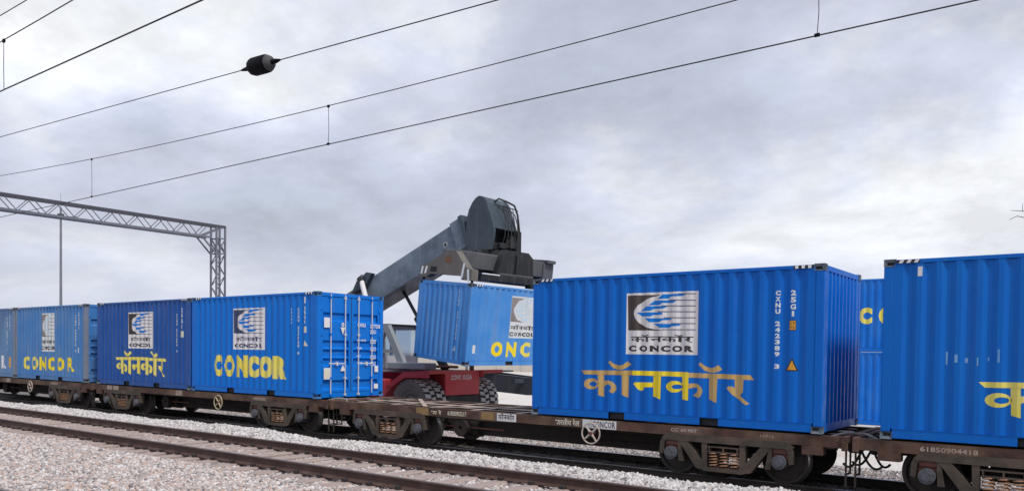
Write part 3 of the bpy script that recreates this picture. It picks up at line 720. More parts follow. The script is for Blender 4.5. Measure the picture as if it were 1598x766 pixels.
# C1, faded
c1 = make_container('faded blue container with spaced yellow CONCOR letters and a bleached logo panel', H96, 'paint_c1', x0=-26.25, door='right', post='post_faded')
emblem(c1, 2.36, 3.56, 1.11, 2.61, 'panel_faded', 'print_greybrown', 'print_paleblue', 'print_greybrown', 'print_black')
f, f2 = Flat(), Flat()
for i, (ch, a) in enumerate(zip('CONCOR', (.71, 1.46, 2.22, 2.95, 3.72, 4.55))): (f2 if i in (0, 1) else f).text(ch, a, a + .58, .37 + .002 * i, .90, .06)
decal(f, 'lettering', 'print_yellow', c1, .002); decal(f2, 'lettering', 'print_yellow_pale', c1, .002)
vertical_marks(c1, cols=((5.27, .07, 2.5, 1.1, 'CXNU 200315 6'), (5.54, .07, 2.6, 1.9, '22G1')))
decal(Flat().rect(5.38, 5.55, 1.08, 1.28), 'warning_label', 'panel_faded', c1, .002)
decal(Flat().rect(.75, 1.0, 1.93, 2.22), 'door_label', 'panel_white', c1, .0435, 'door')
# C0, cut by the left edge
c0 = make_container('pale faded blue container cut off by the left edge', H96, 'paint_c0', x0=-26.25 - .076 - CL, post='post_faded')
vertical_marks(c0, cols=((5.27, .07, 2.5, 1.1, 'CXNU 200127 1'), (5.54, .07, 2.6, 1.9, '22G1')))
f = Flat(); f.text('R', 4.7, 5.1, .37, .9, .03); decal(f, 'lettering', 'print_white', c0, .002)
decal(Flat().rect(5.36, 5.60, .42, .85), 'amber_label', 'print_amber', c0, .002)
emblem(c0, 2.36, 3.56, 1.11, 2.61, 'panel_faded', 'print_greybrown', 'print_paleblue', 'print_greybrown', 'print_black')

# held container on the spreader, standing across the track and tipped a little
H86 = 2.591
HM = Matrix.Translation((-6.201, 5.066, 1.824)) @ Matrix.Rotation(1.493, 4, 'Z') @ Matrix.Rotation(.106, 4, 'X')
held = make_container('light blue weathered container hanging tilted from the lifting machine', H86, 'paint_held', loc=(0, 0, 0), post='paint_held', group=None)
held.matrix_world = HM @ Matrix.Translation((CL / 2, CW / 2, 0))
emblem(held, 1.95, 3.30, .93, 2.32, 'panel_faded', 'print_greybrown', 'print_paleblue', 'print_paleblue', 'print_black')
f, f2 = Flat(), Flat()
for i, (ch, a) in enumerate(zip('ONCOR', (1.18, 1.88, 2.62, 3.36, 4.1))): (f2 if i == 2 else f).text(ch, a, a + .52, .30, .80, .06)
decal(f, 'lettering', 'print_yellow', held, .002); decal(f2, 'lettering', 'print_yellow_pale', held, .002)
f = Flat(); f.column('CXNU 2015284', CW - .54, .07, 2.35, .75); decal(f, 'lettering', 'print_white', held, .0025, 'end')
decal(Flat().poly([(CW - .66, .42), (CW - .50, .42), (CW - .53, .62)]), 'warning_label', 'print_white', held, .0025, 'end')
decal(Flat().rect(.28, .44, .40, .66), 'white_tag', 'panel_faded', held, .0025)

# stacked pair in the yard behind the train
for z, lab, txt in ((-.42, 'plain blue container at the bottom of the stack behind the train gap', False), (-.42 + H96 + .001, 'upper stacked blue container with yellow letters CO, in the gap behind the train', True)):
    b_ = make_container(lab, H96, 'paint_bg', loc=(1.20 + CL / 2, 19.8 + CW / 2, z), group='containers stacked in the yard', stripes=(0, 0))
    if txt:
        f = Flat()
        for i, ch in enumerate('CONCOR'): f.text(ch, .66 + i * .74, .66 + i * .74 + .50, 1.10, 1.76, .075)
        decal(f, 'lettering', 'print_yellow_pale', b_, .002)

# ------------------------------------------------------------------ wagons
WX = 6.42   # half length of the frame
def tri_window_frame(sg, mirror):
    """outer face of a cast bogie side frame in (x,z), as separate thick pieces of one casting"""
    g = MB(); t0 = 1.06 * sg; t1 = 1.21 * sg
    P_ = lambda pts, a=0.0: g.prism_y(pts, min(t0, t1) + (a if sg > 0 else 0) - (0 if sg > 0 else a) * 0, max(t0, t1) - a)
    yo = lambda e: (min(t0, t1) - (e if sg < 0 else 0), max(t0, t1) + (e if sg > 0 else 0))
    def pc(pts, e=0.0): a, b = yo(e); g.prism_y(pts, a, b)
    pc([(-1.22, .70), (-1.13, .785), (1.14, .785), (1.27, .70), (1.25, .655), (-1.20, .655)], .020)           # top chord
    for k in (-1, 1):
        pc([(k * 1.22, .70), (k * 1.26, .62), (k * 1.27, .40), (k * 1.20, .38), (k * 1.17, .62), (k * 1.10, .66)], .012)    # outer pedestal jaw
        pc([(k * .90, .66), (k * .84, .66), (k * .78, .27), (k * .88, .27)], .006)                                # inner pedestal jaw
        pc([(k * .88, .66), (k * .70, .66), (k * .36, .26), (k * .40, .15), (k * .52, .17)], .015)                # diagonal
        pc([(k * .42, .66), (k * .31, .66), (k * .31, .20), (k * .40, .20)], .010)                                # column
    pc([(-.44, .21), (.44, .21), (.38, .13), (-.38, .13)], .018)                                                 # bottom chord
    return g
def top2(g):  # side faces coloured dark to stand for unlit gaps; tops worn and dusty
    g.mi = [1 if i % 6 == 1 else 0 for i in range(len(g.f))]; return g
def make_wagon():
    root = empty('flat_wagon', (0, 0, 0), 'x', 'railway wagon', 'container flat wagons of the train')
    for sg in (-1, 1):
        g = MB(); y0, y1 = sorted((sg * 1.06, sg * 1.195))
        g.box(-WX, WX, y0 + (0 if sg < 0 else .11), y1 - (.11 if sg < 0 else 0), .765, .915)     # web
        g.box(-WX, WX, y0, y1, .915, .935); g.box(-WX, WX, y0, y1, .745, .765)                     # flanges
        g.build('side_sill', ['wagon_brown'], root)
        g = MB(); yy = sorted((sg * 1.196, sg * 1.075))
        for x in (-5.2, -3.9, -2.6, -1.3, 0.0, 1.3, 2.6, 3.9, 5.2): g.box(x - .012, x + .012, yy[0] + .012, yy[1] - .012, .766, .914)
        g.build('sill_stiffeners', 'wagon_brown', root, kind='stuff')
    MB().prism_y([(-WX + .1, .90), (WX - .1, .90), (WX - .1, .64), (3.35, .64), (2.7, .28), (-2.7, .28), (-3.35, .64), (-WX + .1, .64)], -.30, .30).build('centre_sill', 'wagon_under', root)
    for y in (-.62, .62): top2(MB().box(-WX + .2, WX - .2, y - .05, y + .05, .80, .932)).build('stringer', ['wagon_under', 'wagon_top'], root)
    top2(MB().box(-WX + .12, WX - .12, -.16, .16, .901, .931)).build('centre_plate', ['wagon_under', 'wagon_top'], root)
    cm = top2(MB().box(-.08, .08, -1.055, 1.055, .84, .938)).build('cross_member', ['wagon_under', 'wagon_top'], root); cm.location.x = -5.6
    for x in (-4.36, -3.05, -1.75, -.45, .45, 1.75, 3.05, 4.36, 5.6):
        o = link('cross_member', cm.data, root); o.location.x = x
    for i, (xa, xb) in enumerate(((-5.5, -3.15), (-2.95, -.55), (.55, 2.95), (3.15, 5.5))):       # flat diagonal braces
        s_ = 1 if i % 2 else -1
        g = MB(); g.add([(xa, -1.05 * s_, .942), (xa + .16, -1.05 * s_, .942), (xb, 1.05 * s_, .942), (xb - .16, 1.05 * s_, .942), (xa, -1.05 * s_, .952), (xa + .16, -1.05 * s_, .952), (xb, 1.05 * s_, .952), (xb - .16, 1.05 * s_, .952)],
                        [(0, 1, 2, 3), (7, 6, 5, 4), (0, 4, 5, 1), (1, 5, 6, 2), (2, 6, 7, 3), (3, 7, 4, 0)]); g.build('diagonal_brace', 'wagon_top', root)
    for k in (-1, 1):
        a, b = sorted((k * WX, k * (WX + .10))); MB().bbox(a, b, -1.22, 1.22, .70, .95, .012).build('head_stock', 'wagon_brown', root)
        for sg in (-1, 1):
            a, b = sorted((k * 5.78, k * 6.12)); c_, d_ = sorted((sg * 1.00, sg * 1.235))
            if a < 0: pass
            g = MB().box(a, b, c_, d_, .60, .744); g.build('corner_bracket', 'wagon_brown', root)
        # coupler, cocks and hoses
        g = MB(); a, b = sorted((k * (WX + .101), k * (WX + .26))); g.box(a, b, -.10, .10, .62, .82)
        a, b = sorted((k * (WX + .20), k * (WX + .44))); g.bbox(a, b, -.17, .15, .56, .90, .04); a, b = sorted((k * (WX + .34), k * (WX + .50))); g.bbox(a, b, -.20 * k - .06, -.20 * k + .06, .56, .90, .03)
        g.build('coupler', 'wagon_under', root)
        for y, m_, sag in ((-.42, 'hose_black', .30), (.40, 'hose_black', .34)):
            pts = [(k * (WX + .10 + .36 * t), y * (1 - .25 * t), .72 - sag * math.sin(math.pi * min(1, t * .75)) - .12 * t) for t in [i / 10 for i in range(11)]]
            MB().tube(pts, .022, 8).build('brake_hose', m_, root, smooth=True)
        pts = [(k * (WX - .25 + .62 * t), -.95 + .5 * t, .90 + .10 * math.sin(math.pi * t) - .06 * t) for t in [i / 10 for i in range(11)]]
        MB().tube(pts, .022, 8).build('uncoupling_rod', 'hose_grey', root, smooth=True)
        g = MB(); g.box(k * (WX + .06) - .014, k * (WX + .06) + .014, -1.14, -1.11, .10, .70); g.box(k * (WX + .06) - .014, k * (WX + .06) + .014, -.86, -.83, .28, .70)
        g.box(k * (WX + .06) - .013, k * (WX + .06) + .013, -1.109, -.861, .29, .315); g.build('step', 'wagon_under', root)
    # brake gear
    MB().cyl((-2.55, -.32, .44), (-2.05, -.32, .44), .20, n=16).build('air_reservoir', 'wagon_under', root, smooth=True)
    MB().lathe_y([(.05, -.08), (.21, -.08), (.22, -.03), (.22, .12), (.12, .16), (.05, .16)], (-2.42, -.62, .46), 18).build('brake_cylinder', 'wagon_under', root, smooth=True)
    MB().cyl((-3.2, -.55, .47), (-1.2, -.55, .47), .02, n=6).build('brake_rod', 'hub_rust', root)
    MB().cyl((-.9, -.35, .42), (2.9, -.35, .42), .022, n=6).build('brake_rod', 'wagon_under', root)
    MB().cyl((-6.3, -.95, .70), (6.3, -.95, .70), .022, n=6).build('brake_pipe', 'wagon_under', root)
    hw = MB().tube([(1.57 + .21 * math.cos(t), -1.27, .655 + .21 * math.sin(t)) for t in [2 * math.pi * i / 28 for i in range(29)]], .016, 8, cap=False).build('brake_handwheel', 'wheel_paint', root, smooth=True)
    for a in (40, 130, 220, 310):
        t = R(a); sp = MB(); dx, dz = math.cos(t), math.sin(t)
        sp.tube([(1.57 + dx * .02, -1.255, .655 + dz * .02), (1.57 + dx * .11, -1.262, .655 + dz * .11), (1.57 + dx * .205, -1.27, .655 + dz * .205)], [.032, .022, .016], 6); sp.build('spoke', 'wheel_paint', hw, smooth=True)
    MB().cyl((1.57, -1.29, .655), (1.57, -1.05, .655), .04, n=12).build('hub', 'hub_rust', hw, smooth=True)
    # bogies
    side = {}
    for k, bx in ((0, -4.36), (1, 4.36)):
        if k == 0:
            b = MB().bbox(-.22, .22, -1.05, 1.05, .40, .62, .03).build('bogie', 'wagon_under', root); b.location.x = bx
            for sg in (-1, 1): tri_window_frame(sg, 0).build('side_frame', 'bogie_cast', b)
            wp = [(.06, -.09), (.12, -.09), (.14, -.03), (.34, .0), (.36, -.045), (.415, -.045), (.418, .045), (.420, .065), (.445, .072), (.445, .095), (.36, .10), (.34, .04), (.14, .06), (.12, .09), (.06, .09)]
            wm = None
            for wx in (-1.03, 1.03):
                MB().cyl((wx, -1.02, .42), (wx, 1.02, .42), .085, n=12).build('axle', 'wheel_steel', b, smooth=True)
                for sg in (-1, 1):
                    if wm is None:
                        g = MB(); pr = [(r_, y_) for r_, y_ in wp]; g.lathe_y(pr, (0, 0, 0), 44)
                        g.mi = [1 if (i % len(pr)) in (5, 6) else 0 for i in range(len(g.f))]
                        o = g.build('wheel', ['wheel_steel', 'tread_steel'], b, smooth=True); wm = o.data
                    else: o = link('wheel', wm, b)
                    o.location = (wx, sg * .862, .42)
                    if sg > 0: o.rotation_euler = (0, 0, math.pi)
                    y0, y1 = sorted((sg * 1.00, sg * 1.19)); MB().bbox(wx - .14, wx + .14, y0, y1, .55, .66, .02).build('axle_adapter', 'bogie_red', b)
                    MB().bbox(wx - .155, wx + .155, min(sg * 1.05, sg * 1.17), max(sg * 1.05, sg * 1.17), .40, .548, .02).build('axle_saddle', 'bogie_red', b)
                    g = MB().cyl((wx, sg * .98, .415), (wx, sg * 1.262, .415), .135, .125, 18)
                    g.cyl((wx, sg * 1.262, .415), (wx, sg * 1.285, .415), .085, .08, 14)
                    for t in (0, 1, 2): a_ = R(90 + t * 120); g.cyl((wx + .095 * math.cos(a_), sg * 1.26, .415 + .095 * math.sin(a_)), (wx + .095 * math.cos(a_), sg * 1.28, .415 + .095 * math.sin(a_)), .018, n=6)
                    g.build('axle_box', 'axle_cap', b, smooth=True)
            sm = None
            for sg in (-1, 1):
                for xs_ in (-.20, 0, .20):
                    if sm is None:
                        o = MB().tube([(.082 * math.cos(t), .082 * math.sin(t), .0 + .27 * t / (2 * math.pi * 5)) for t in [2 * math.pi * i / 10 for i in range(51)]], .0125, 5).build('spring', 'spring_steel', b, smooth=True); sm = o.data
                    else: o = link('spring', sm, b)
                    o.location = (xs_, sg * 1.15, .212)
                g = MB(); y0, y1 = sorted((sg * 1.06, sg * 1.22)); g.box(-.30, .30, y0, y1, .478, .505); g.box(-.28, -.255, y0, y1, .505, .575); g.box(.255, .28, y0, y1, .505, .575); g.box(-.013, .013, y0, y1, .505, .575); g.box(-.30, .30, y0, y1, .575, .60)
                g.build('bolster_end', 'bogie_cast', b)
            for wx in (-.50, .50): MB().bbox(wx - .05, wx + .05, -.98, .98, .33, .42, .02).build('brake_beam', 'wagon_under', b)
            b0 = b
        else:
            b = copy_tree(b0, root); b.location.x = bx
    return root
wagon0 = make_wagon()
WAG = [(-.038, 'flat wagon with an empty left half, carrying one container with large Hindi letters', 'a'),
       (-13.196, 'flat wagon under the dark blue and vivid blue containers, with a pale yellow handwheel', 'b'),
       (-26.29, 'flat wagon at the far left under the faded blue containers', 'c'),
       (13.073, 'flat wagon at the far right, its leading bogie cut by the picture edge', 'd')]
wag = {}
tree_ = None
for i, (x, lab, k) in enumerate(WAG):
    o = wagon0 if i == 0 else copy_tree(wagon0)
    o.location = (x, CW / 2, 0); o['label'] = lab; wag[k] = o
for ch in kids(wag['b']):
    if ch.name.startswith('brake_handwheel'):
        ch.data = ch.data.copy(); ch.data.materials[0] = MAT['wheel_paint_yellow']
        for c2_ in kids(ch):
            if c2_.name.startswith('spoke'): c2_.data = c2_.data.copy(); c2_.data.materials[0] = MAT['wheel_paint_yellow']
def plate(w, name, x0, x1, z0, z1, mat, off=.006):
    xw = w.location.x; return MB().box(x0 - xw, x1 - xw, -1.195 - off, -1.1955, z0, z1).build(name, mat, w)
def sill_text(w, body, x0, x1, z0, z1, mat, y=-1.198, bold=.02, parent=None):
    xw = w.location.x; fl = Flat().text(body, x0 - xw, x1 - xw, z0, z1, bold)
    g = MB(); g.add([(x, y, z) for x, z in fl.v], fl.f); return g.build('lettering', mat, parent or w)
A = wag['a']
# fill plates closing the channel of the side sill where the lettering stands
plate(A, 'sill_plate', -6.3, -.10, .750, .93, 'wagon_brown', .003); plate(A, 'sill_plate', .45, 6.2, .750, .93, 'wagon_brown', .003)
p_ = plate(A, 'ochre_patch', -3.43, -3.03, .756, .925, 'plate_ochre'); p_ = plate(A, 'ochre_patch', -1.41, -1.06, .756, .925, 'plate_ochre')
p_ = plate(A, 'name_plate', -.95, -.42, .756, .925, 'panel_white', .008); xw = A.location.x
fl = hindi(Flat(), -.92 - xw, -.46 - xw, .775, .935); g = MB(); g.add([(x, -1.2045, z) for x, z in fl.v], fl.f); g.build('lettering', 'print_black', p_)
sill_text(A, 'भा रे', -2.95, -2.62, .79, .90, 'print_edge', -1.1995); sill_text(A, '61850903217', -2.42, -1.85, .79, .895, 'print_edge', -1.1995)
sill_text(A, 'भारतीय रेल', .61, 1.21, .775, .915, 'print_edge', -1.1995)
p_ = plate(A, 'name_plate', 1.29, 1.50, .756, .925, 'panel_faded', .008); p_ = plate(A, 'name_plate', 1.505, 2.08, .756, .925, 'panel_white', .008)
fl = Flat().spaced('CONCOR', 1.53 - xw, 2.06 - xw, .778, .905, .18, .02); g = MB(); g.add([(x, -1.2045, z) for x, z in fl.v], fl.f); g.build('lettering', 'print_black', p_)
sill_text(A, 'कॉनकॉर', 2.12, 2.62, .785, .91, 'hub_rust', -1.1995); sill_text(A, 'CC 60.98T', 3.27, 3.80, .82, .885, 'wagon_top', -1.1995); sill_text(A, '13716', 5.0, 5.25, .83, .88, 'wagon_top', -1.1995)
for k in 'bcd':
    W_ = wag[k]; x = W_.location.x
    plate(W_, 'sill_plate', x - 5.9, x - 2.2, .750, .93, 'wagon_brown', .003); plate(W_, 'sill_plate', x + .6, x + 5.9, .750, .93, 'wagon_brown', .003)
    sill_text(W_, '61850903' + str(random.randint(100, 999)), x + 3.2, x + 3.8, .80, .89, 'wagon_top', -1.1995)
    for a in ((-5.4, -4.95, -.9) if k != 'd' else (-3.0, -.9)): plate(W_, 'name_plate', x + a, x + a + .35, .758, .922, 'wagon_top', .007)
W_ = wag['d']; x = W_.location.x; sill_text(W_, '61850904418', x - 5.5, x - 4.7, .80, .88, 'wagon_top', -1.1995)

# ------------------------------------------------------------------ reach stacker
ORG = (-12.6, 8.1, -.42)
rs = empty('reach_stacker', ORG, 'red reach stacker with dark grey boom lifting a container behind the train', 'reach stacker')
def B(g, name, mat, parent=None, smooth=False, kind=None): return g.build(name, mat, parent or rs, ORG if True else None, smooth, kind)
YC = 8.1
# wheels: front pairs and rear single wheels
def tyre(cx, cy, cz, ro, wd):
    g = MB(); h = wd / 2
    g.lathe_y([(ro * .56, -h * .8), (ro * .80, -h), (ro * .94, -h * .93), (ro * .965, -h * .7), (ro * .965, h * .7), (ro * .94, h * .93), (ro * .80, h), (ro * .56, h * .8)], (cx, cy, cz), 40)
    pr = 8; g.mi = [1 if (i % pr) in (0, 1, 5, 6) else 0 for i in range(len(g.f))]
    g.cur = 2; n = 22
    for i in range(n):
        for s_ in (-1, 1):
            t = 2 * math.pi * (i + (.5 if s_ > 0 else 0)) / n; dt = 2 * math.pi / n
            q_ = []
            for rr_ in (ro * .955, ro):
                for (tt, yy) in ((t - dt * .10, s_ * h * .04), (t + dt * .42, s_ * h * .04), (t + dt * .62, s_ * h * .95), (t - dt * .02, s_ * h * .95)):
                    r_ = rr_ - (.02 if abs(yy) > h * .5 and rr_ == ro else 0); q_.append((cx + r_ * math.cos(tt), cy + yy, cz + r_ * math.sin(tt)))
            g.add(q_, [(4, 5, 6, 7), (0, 1, 5, 4), (1, 2, 6, 5), (2, 3, 7, 6), (3, 0, 4, 7)])
    return g
for (wx, wy, ro, wd) in ((-9.6, 6.34, .86, .50), (-9.6, 6.90, .86, .50), (-9.6, 9.30, .86, .50), (-9.6, 9.86, .86, .50), (-15.6, 6.9, .82, .48), (-15.6, 9.3, .82, .48)):
    hub = MB(); s_ = -1 if wy < YC else 1
    hub.lathe_y([(.06, s_ * .05), (.16, s_ * .05), (.18, s_ * .20), (.30, s_ * .10), (.34, s_ * .16), (.47, s_ * .20), (.49, s_ * .12), (.47, -s_ * .1), (.06, -s_ * .1)], (wx, wy, ro - .42), 24)
    wh = B(hub, 'wheel', 'tyre_side', smooth=True)
    B(tyre(wx, wy, ro - .42, ro, wd), 'tyre', ['tyre_rubber', 'tyre_side', 'tyre_lug'], wh)
    g = MB()
    for i in range(10): a_ = 2 * math.pi * i / 10; g.cyl((wx + .24 * math.cos(a_), wy + s_ * .14, ro - .42 + .24 * math.sin(a_)), (wx + .24 * math.cos(a_), wy + s_ * .19, ro - .42 + .24 * math.sin(a_)), .022, n=6)
    B(g, 'wheel_nuts', 'frame_grey', wh, kind='stuff')
B(MB().cyl((-9.6, 6.2, .44), (-9.6, 10.0, .44), .22, n=14), 'front_axle', 'machine_black', smooth=True)
B(MB().cyl((-15.6, 6.8, .40), (-15.6, 9.4, .40), .16, n=14), 'rear_axle', 'machine_black', smooth=True)
# red chassis
B(MB().prism_y([(-17.6, .55), (-17.6, 1.75), (-14.2, 1.75), (-13.2, 1.55), (-9.0, 1.50), (-8.9, 1.0), (-9.4, .75), (-14.0, .55)], 7.22, 8.98), 'chassis', 'machine_red')
fp = B(MB().prism_x([(7.06, 1.60), (8.96, 1.60), (8.96, .72), (7.10, .72)], -8.897, -8.80), 'front_plate', 'machine_red')
B(MB().bbox(-8.88, -8.74, 7.10, 8.92, .30, .70, .03), 'bumper', 'machine_black')
g = MB(); fl = Flat().text('CONT. OCEA', 0, 1, 0, 1, .02)
g.add([(-8.795, 7.38 + x * 1.15, 1.27 + z * .17) for x, z in fl.v], fl.f); B(g, 'lettering', 'panel_faded', fp)
for y0, y1 in ((6.06, 7.18), (9.02, 10.14)):
    pts = [(-10.95, .72), (-10.66, 1.04), (-9.85, 1.545), (-8.62, 1.62), (-8.62, 1.50), (-9.80, 1.425), (-10.52, .95), (-10.85, .60)]
    B(MB().prism_y(pts, y0, y1), 'fender', 'machine_red')
    B(MB().prism_y([(-9.85, 1.54), (-8.625, 1.615), (-8.625, 1.36), (-9.78, 1.34), (-10.40, 1.02), (-10.66, 1.03)], y0 - .03, y0 - .002), 'fender_skirt', 'machine_red')
for y in (6.35, 9.4): B(MB().bbox(-14.6, -11.1, y, y + .55, .35, 1.25, .04), 'side_tank', 'machine_red')
B(MB().bbox(-17.9, -14.6, 6.9, 9.3, 1.76, 2.55, .08), 'counterweight', 'machine_red')
B(MB().box(-11.6, -8.95, 7.30, 8.90, 1.52, 1.60), 'deck_plate', 'machine_black')
B(MB().bbox(-11.2, -9.3, 6.55, 7.15, 1.63, 1.86, .02), 'valve_box', 'frame_grey'); B(MB().cyl((-11.3, 7.9, 1.72), (-8.95, 7.9, 1.72), .05, n=8), 'hydraulic_pipe', 'hub_rust')
B(MB().cyl((-8.9, 8.35, 1.6), (-8.9, 8.35, 1.92), .05, n=8), 'beacon_post', 'panel_white'); B(MB().cyl((-8.95, 8.7, 1.55), (-8.95, 8.7, 1.86), .09, n=10), 'work_lamp', 'hub_rust')
# cab
cabg = MB(); x0, x1, y0, y1, z0, z1 = -13.5, -12.0, 7.18, 9.02, 1.60, 3.22
for a, b in ((x0, x0 + .08), (x1 - .08, x1)):
    for c_, d_ in ((y0, y0 + .08), (y1 - .08, y1)): cabg.box(a, b, c_, d_, z0, z1)
cabg.box(x0 + .01, x1 - .004, y0 + .01, y1 - .01, z0 + .004, 2.10); cabg.box(x0 + .082, x1 - .082, y0 + .012, y1 - .012, z1 - .12, z1 - .002)
cab = B(cabg, 'cab', 'cab_grey'); B(MB().bbox(x0 - .06, x1 + .28, y0 - .06, y1 + .06, z1, z1 + .07, .02), 'cab_roof', 'machine_black', cab)
for args in ((x1 - .05, x1 - .03, y0 + .08, y1 - .08, 2.10, z1 - .12), (x0 + .08, x1 - .08, y0 + .03, y0 + .05, 2.10, z1 - .12), (x0 + .08, x1 - .08, y1 - .05, y1 - .03, 2.10, z1 - .12), (x0 + .03, x0 + .05, y0 + .08, y1 - .08, 2.10, z1 - .12)):
    B(MB().box(*args), 'window', 'glass', cab)
B(MB().bbox(-13.3, -13.05, 7.5, 7.9, 2.10, 2.55, .04), 'seat', 'machine_black', cab)
B(MB().box(x1 - .029, x1 - .015, 7.72, 7.80, 2.104, z1 - .122), 'window_bar', 'cab_grey', cab)
# A-shaped side frame beside the cab
g = MB(); g.prism_y([(-11.85, 3.25), (-11.55, 3.25), (-10.55, 1.58), (-10.88, 1.58)], 6.92, 7.10); g.prism_y([(-11.9, 3.15), (-11.62, 3.15), (-12.55, 1.58), (-12.95, 1.58)], 6.925, 7.095); g.box(-12.1, -11.2, 6.93, 7.09, 2.2, 2.33)
B(g, 'side_frame', 'frame_grey'); B(MB().box(-13.0, -10.4, 6.85, 7.20, 1.50, 1.575), 'step_board', 'frame_grey')
# boom: outer box, collar, inner box
slope = math.tan(R(22.2)); bt = lambda x: 6.99 + (x + 8.59) * slope
def boxboom(xa, xb, ya, yb, top, dep):
    return MB().prism_y([(xa, bt(xa) - top), (xb, bt(xb) - top), (xb + dep * .37, bt(xb) - top - dep * .92), (xa + dep * .37, bt(xa) - top - dep * .92)], ya, yb)
boom = B(boxboom(-16.9, -8.75, 7.55, 8.65, .03, .98), 'boom', ['boom_grey'])
B(MB().prism_y([(-16.5, bt(-16.5) - 1.00), (-8.4, bt(-8.4) - 1.00), (-8.4, bt(-8.4) - 1.02), (-16.5, bt(-16.5) - 1.02)], 7.56, 8.64), 'boom_bottom_plate', 'boom_under', boom)
B(boxboom(-9.05, -8.62, 7.49, 8.71, -.02, 1.08), 'boom_collar', 'boom_grey', boom); B(boxboom(-8.66, -8.50, 7.45, 8.75, -.07, 1.18), 'collar_lip', 'boom_head', boom)
B(boxboom(-9.0, -7.55, 7.68, 8.52, .12, .80), 'inner_boom', 'boom_head')
g = MB().lathe_y([(.06, -.012), (.115, -.012), (.115, .012), (.06, .012)], (-9.28, 7.545, 6.10), 16); B(g, 'inspection_ring', 'frame_grey', boom); B(MB().cyl((-9.28, 7.548, 6.10), (-9.28, 7.54, 6.10), .075, n=14), 'inspection_hole', 'pocket_dark', boom)
# bracket on the boom's rear shoulder with a bright rod
B(MB().prism_y([(-14.05, bt(-14.05) - .25), (-13.75, bt(-13.75) + .10), (-13.2, bt(-13.2) + .20), (-12.9, bt(-12.9) + .02), (-13.3, bt(-13.3) - .35)], 7.35, 7.545), 'shoulder_bracket', 'boom_head', boom)
B(MB().cyl((-13.35, 7.25, 4.95), (-12.75, 7.0, 4.05), .10, n=12), 'bright_rod', 'panel_white', smooth=True); B(MB().cyl((-13.45, 7.26, 5.06), (-13.33, 7.24, 4.93), .14, n=10), 'rod_eye', 'machine_black')
g = MB(); g.tube([(-13.75, 7.5, bt(-13.75) + .08), (-13.78, 7.5, bt(-13.75) + .26), (-13.60, 7.5, bt(-13.6) + .30), (-13.50, 7.5, bt(-13.5) + .12)], .03, 6); B(g, 'hose_loop', 'hose_grey', smooth=True)
B(MB().bbox(-17.3, -16.2, 7.3, 8.9, 2.5, 3.6, .06), 'boom_pivot', 'frame_grey')
lc = B(MB().cyl((-9.7, 8.1, 1.62), (-11.15, 8.1, 3.55), .16, n=14), 'lift_cylinder', 'machine_black', smooth=True); B(MB().cyl((-11.15, 8.1, 3.55), (-11.95, 8.1, 4.62), .065, n=10), 'piston_rod', 'machine_black', lc, smooth=True)
# boom head: two cheek plates, sloping hood, dark machinery, rotator
hp = [(-8.22, 5.95), (-8.24, 6.60), (-8.22, 6.95), (-8.13, 7.24), (-7.98, 7.48), (-7.82, 7.62), (-7.68, 7.68), (-7.54, 7.65), (-7.42, 7.55), (-7.33, 7.40), (-7.02, 6.55), (-7.00, 6.40), (-7.03, 6.20), (-7.12, 5.80), (-8.10, 5.80)]
head = B(MB().prism_y(hp, 7.46, 7.56), 'boom_head', 'boom_head')
B(MB().prism_y(hp, 8.72, 8.82), 'cheek_plate', 'boom_head', head)
B(MB().prism_y([(-7.78, 7.655), (-7.56, 7.655), (-7.36, 7.44), (-7.04, 6.54), (-7.10, 6.54), (-7.42, 7.40), (-7.58, 7.60), (-7.78, 7.60)], 7.565, 8.715), 'hood', 'boom_head', head)
B(MB().prism_y([(-8.10, 7.29), (-7.79, 7.65), (-7.79, 7.58), (-8.05, 7.24)], 7.565, 8.715), 'hood_back', 'boom_head', head)
B(MB().box(-8.05, -7.08, 7.57, 8.71, 5.83, 6.05), 'head_floor', 'machine_black', head); B(MB().bbox(-7.95, -7.45, 7.9, 8.71, 6.06, 6.9, .05), 'hydraulic_motor', 'machine_black', head)
g = MB()
for k in range(7):
    y = 7.95 + k * .13; x = -6.98 + .04 * (k % 3)
    g.tube([(-7.42 + .01 * k, y, 7.47 - .02 * (k % 4)), (-7.0, y + .05, 7.3 - .2 * (k % 2)), (x + .08, y + .06 - .02 * k, 6.75), (x + .06, y + .02, 6.3), (x - .05, y, 5.95)], .018, 6)
B(g, 'hose_bundle', 'hose_black', head, smooth=True, kind='stuff')
g = MB(); g.tube([(-7.45, 8.02, 7.52), (-7.25, 8.02, 7.62), (-7.05, 8.25, 7.52), (-6.95, 8.55, 7.42), (-6.92, 8.7, 7.1), (-6.9, 8.78, 6.6), (-6.9, 8.8, 6.1)], .035, 7); B(g, 'hose_loop', 'hose_black', head, smooth=True)
for k, (a, b, c_, d_, e, f_) in enumerate(((-7.08, -6.9, 8.3, 8.6, 5.9, 6.35), (-7.05, -6.88, 8.62, 8.9, 5.8, 6.55), (-7.06, -6.92, 7.75, 8.1, 5.85, 6.05), (-7.04, -6.93, 8.15, 8.27, 5.9, 6.2))): B(MB().bbox(a, b, c_, d_, e, f_, .02), 'valve_block', 'machine_black', head)
B(MB().cyl((-7.55, YC, 5.55), (-7.55, YC, 5.80), .62, n=24), 'rotator', 'machine_black', smooth=True); B(MB().cyl((-7.55, YC, 5.42), (-7.55, YC, 5.55), .78, n=24), 'slew_ring', 'machine_black', smooth=True)
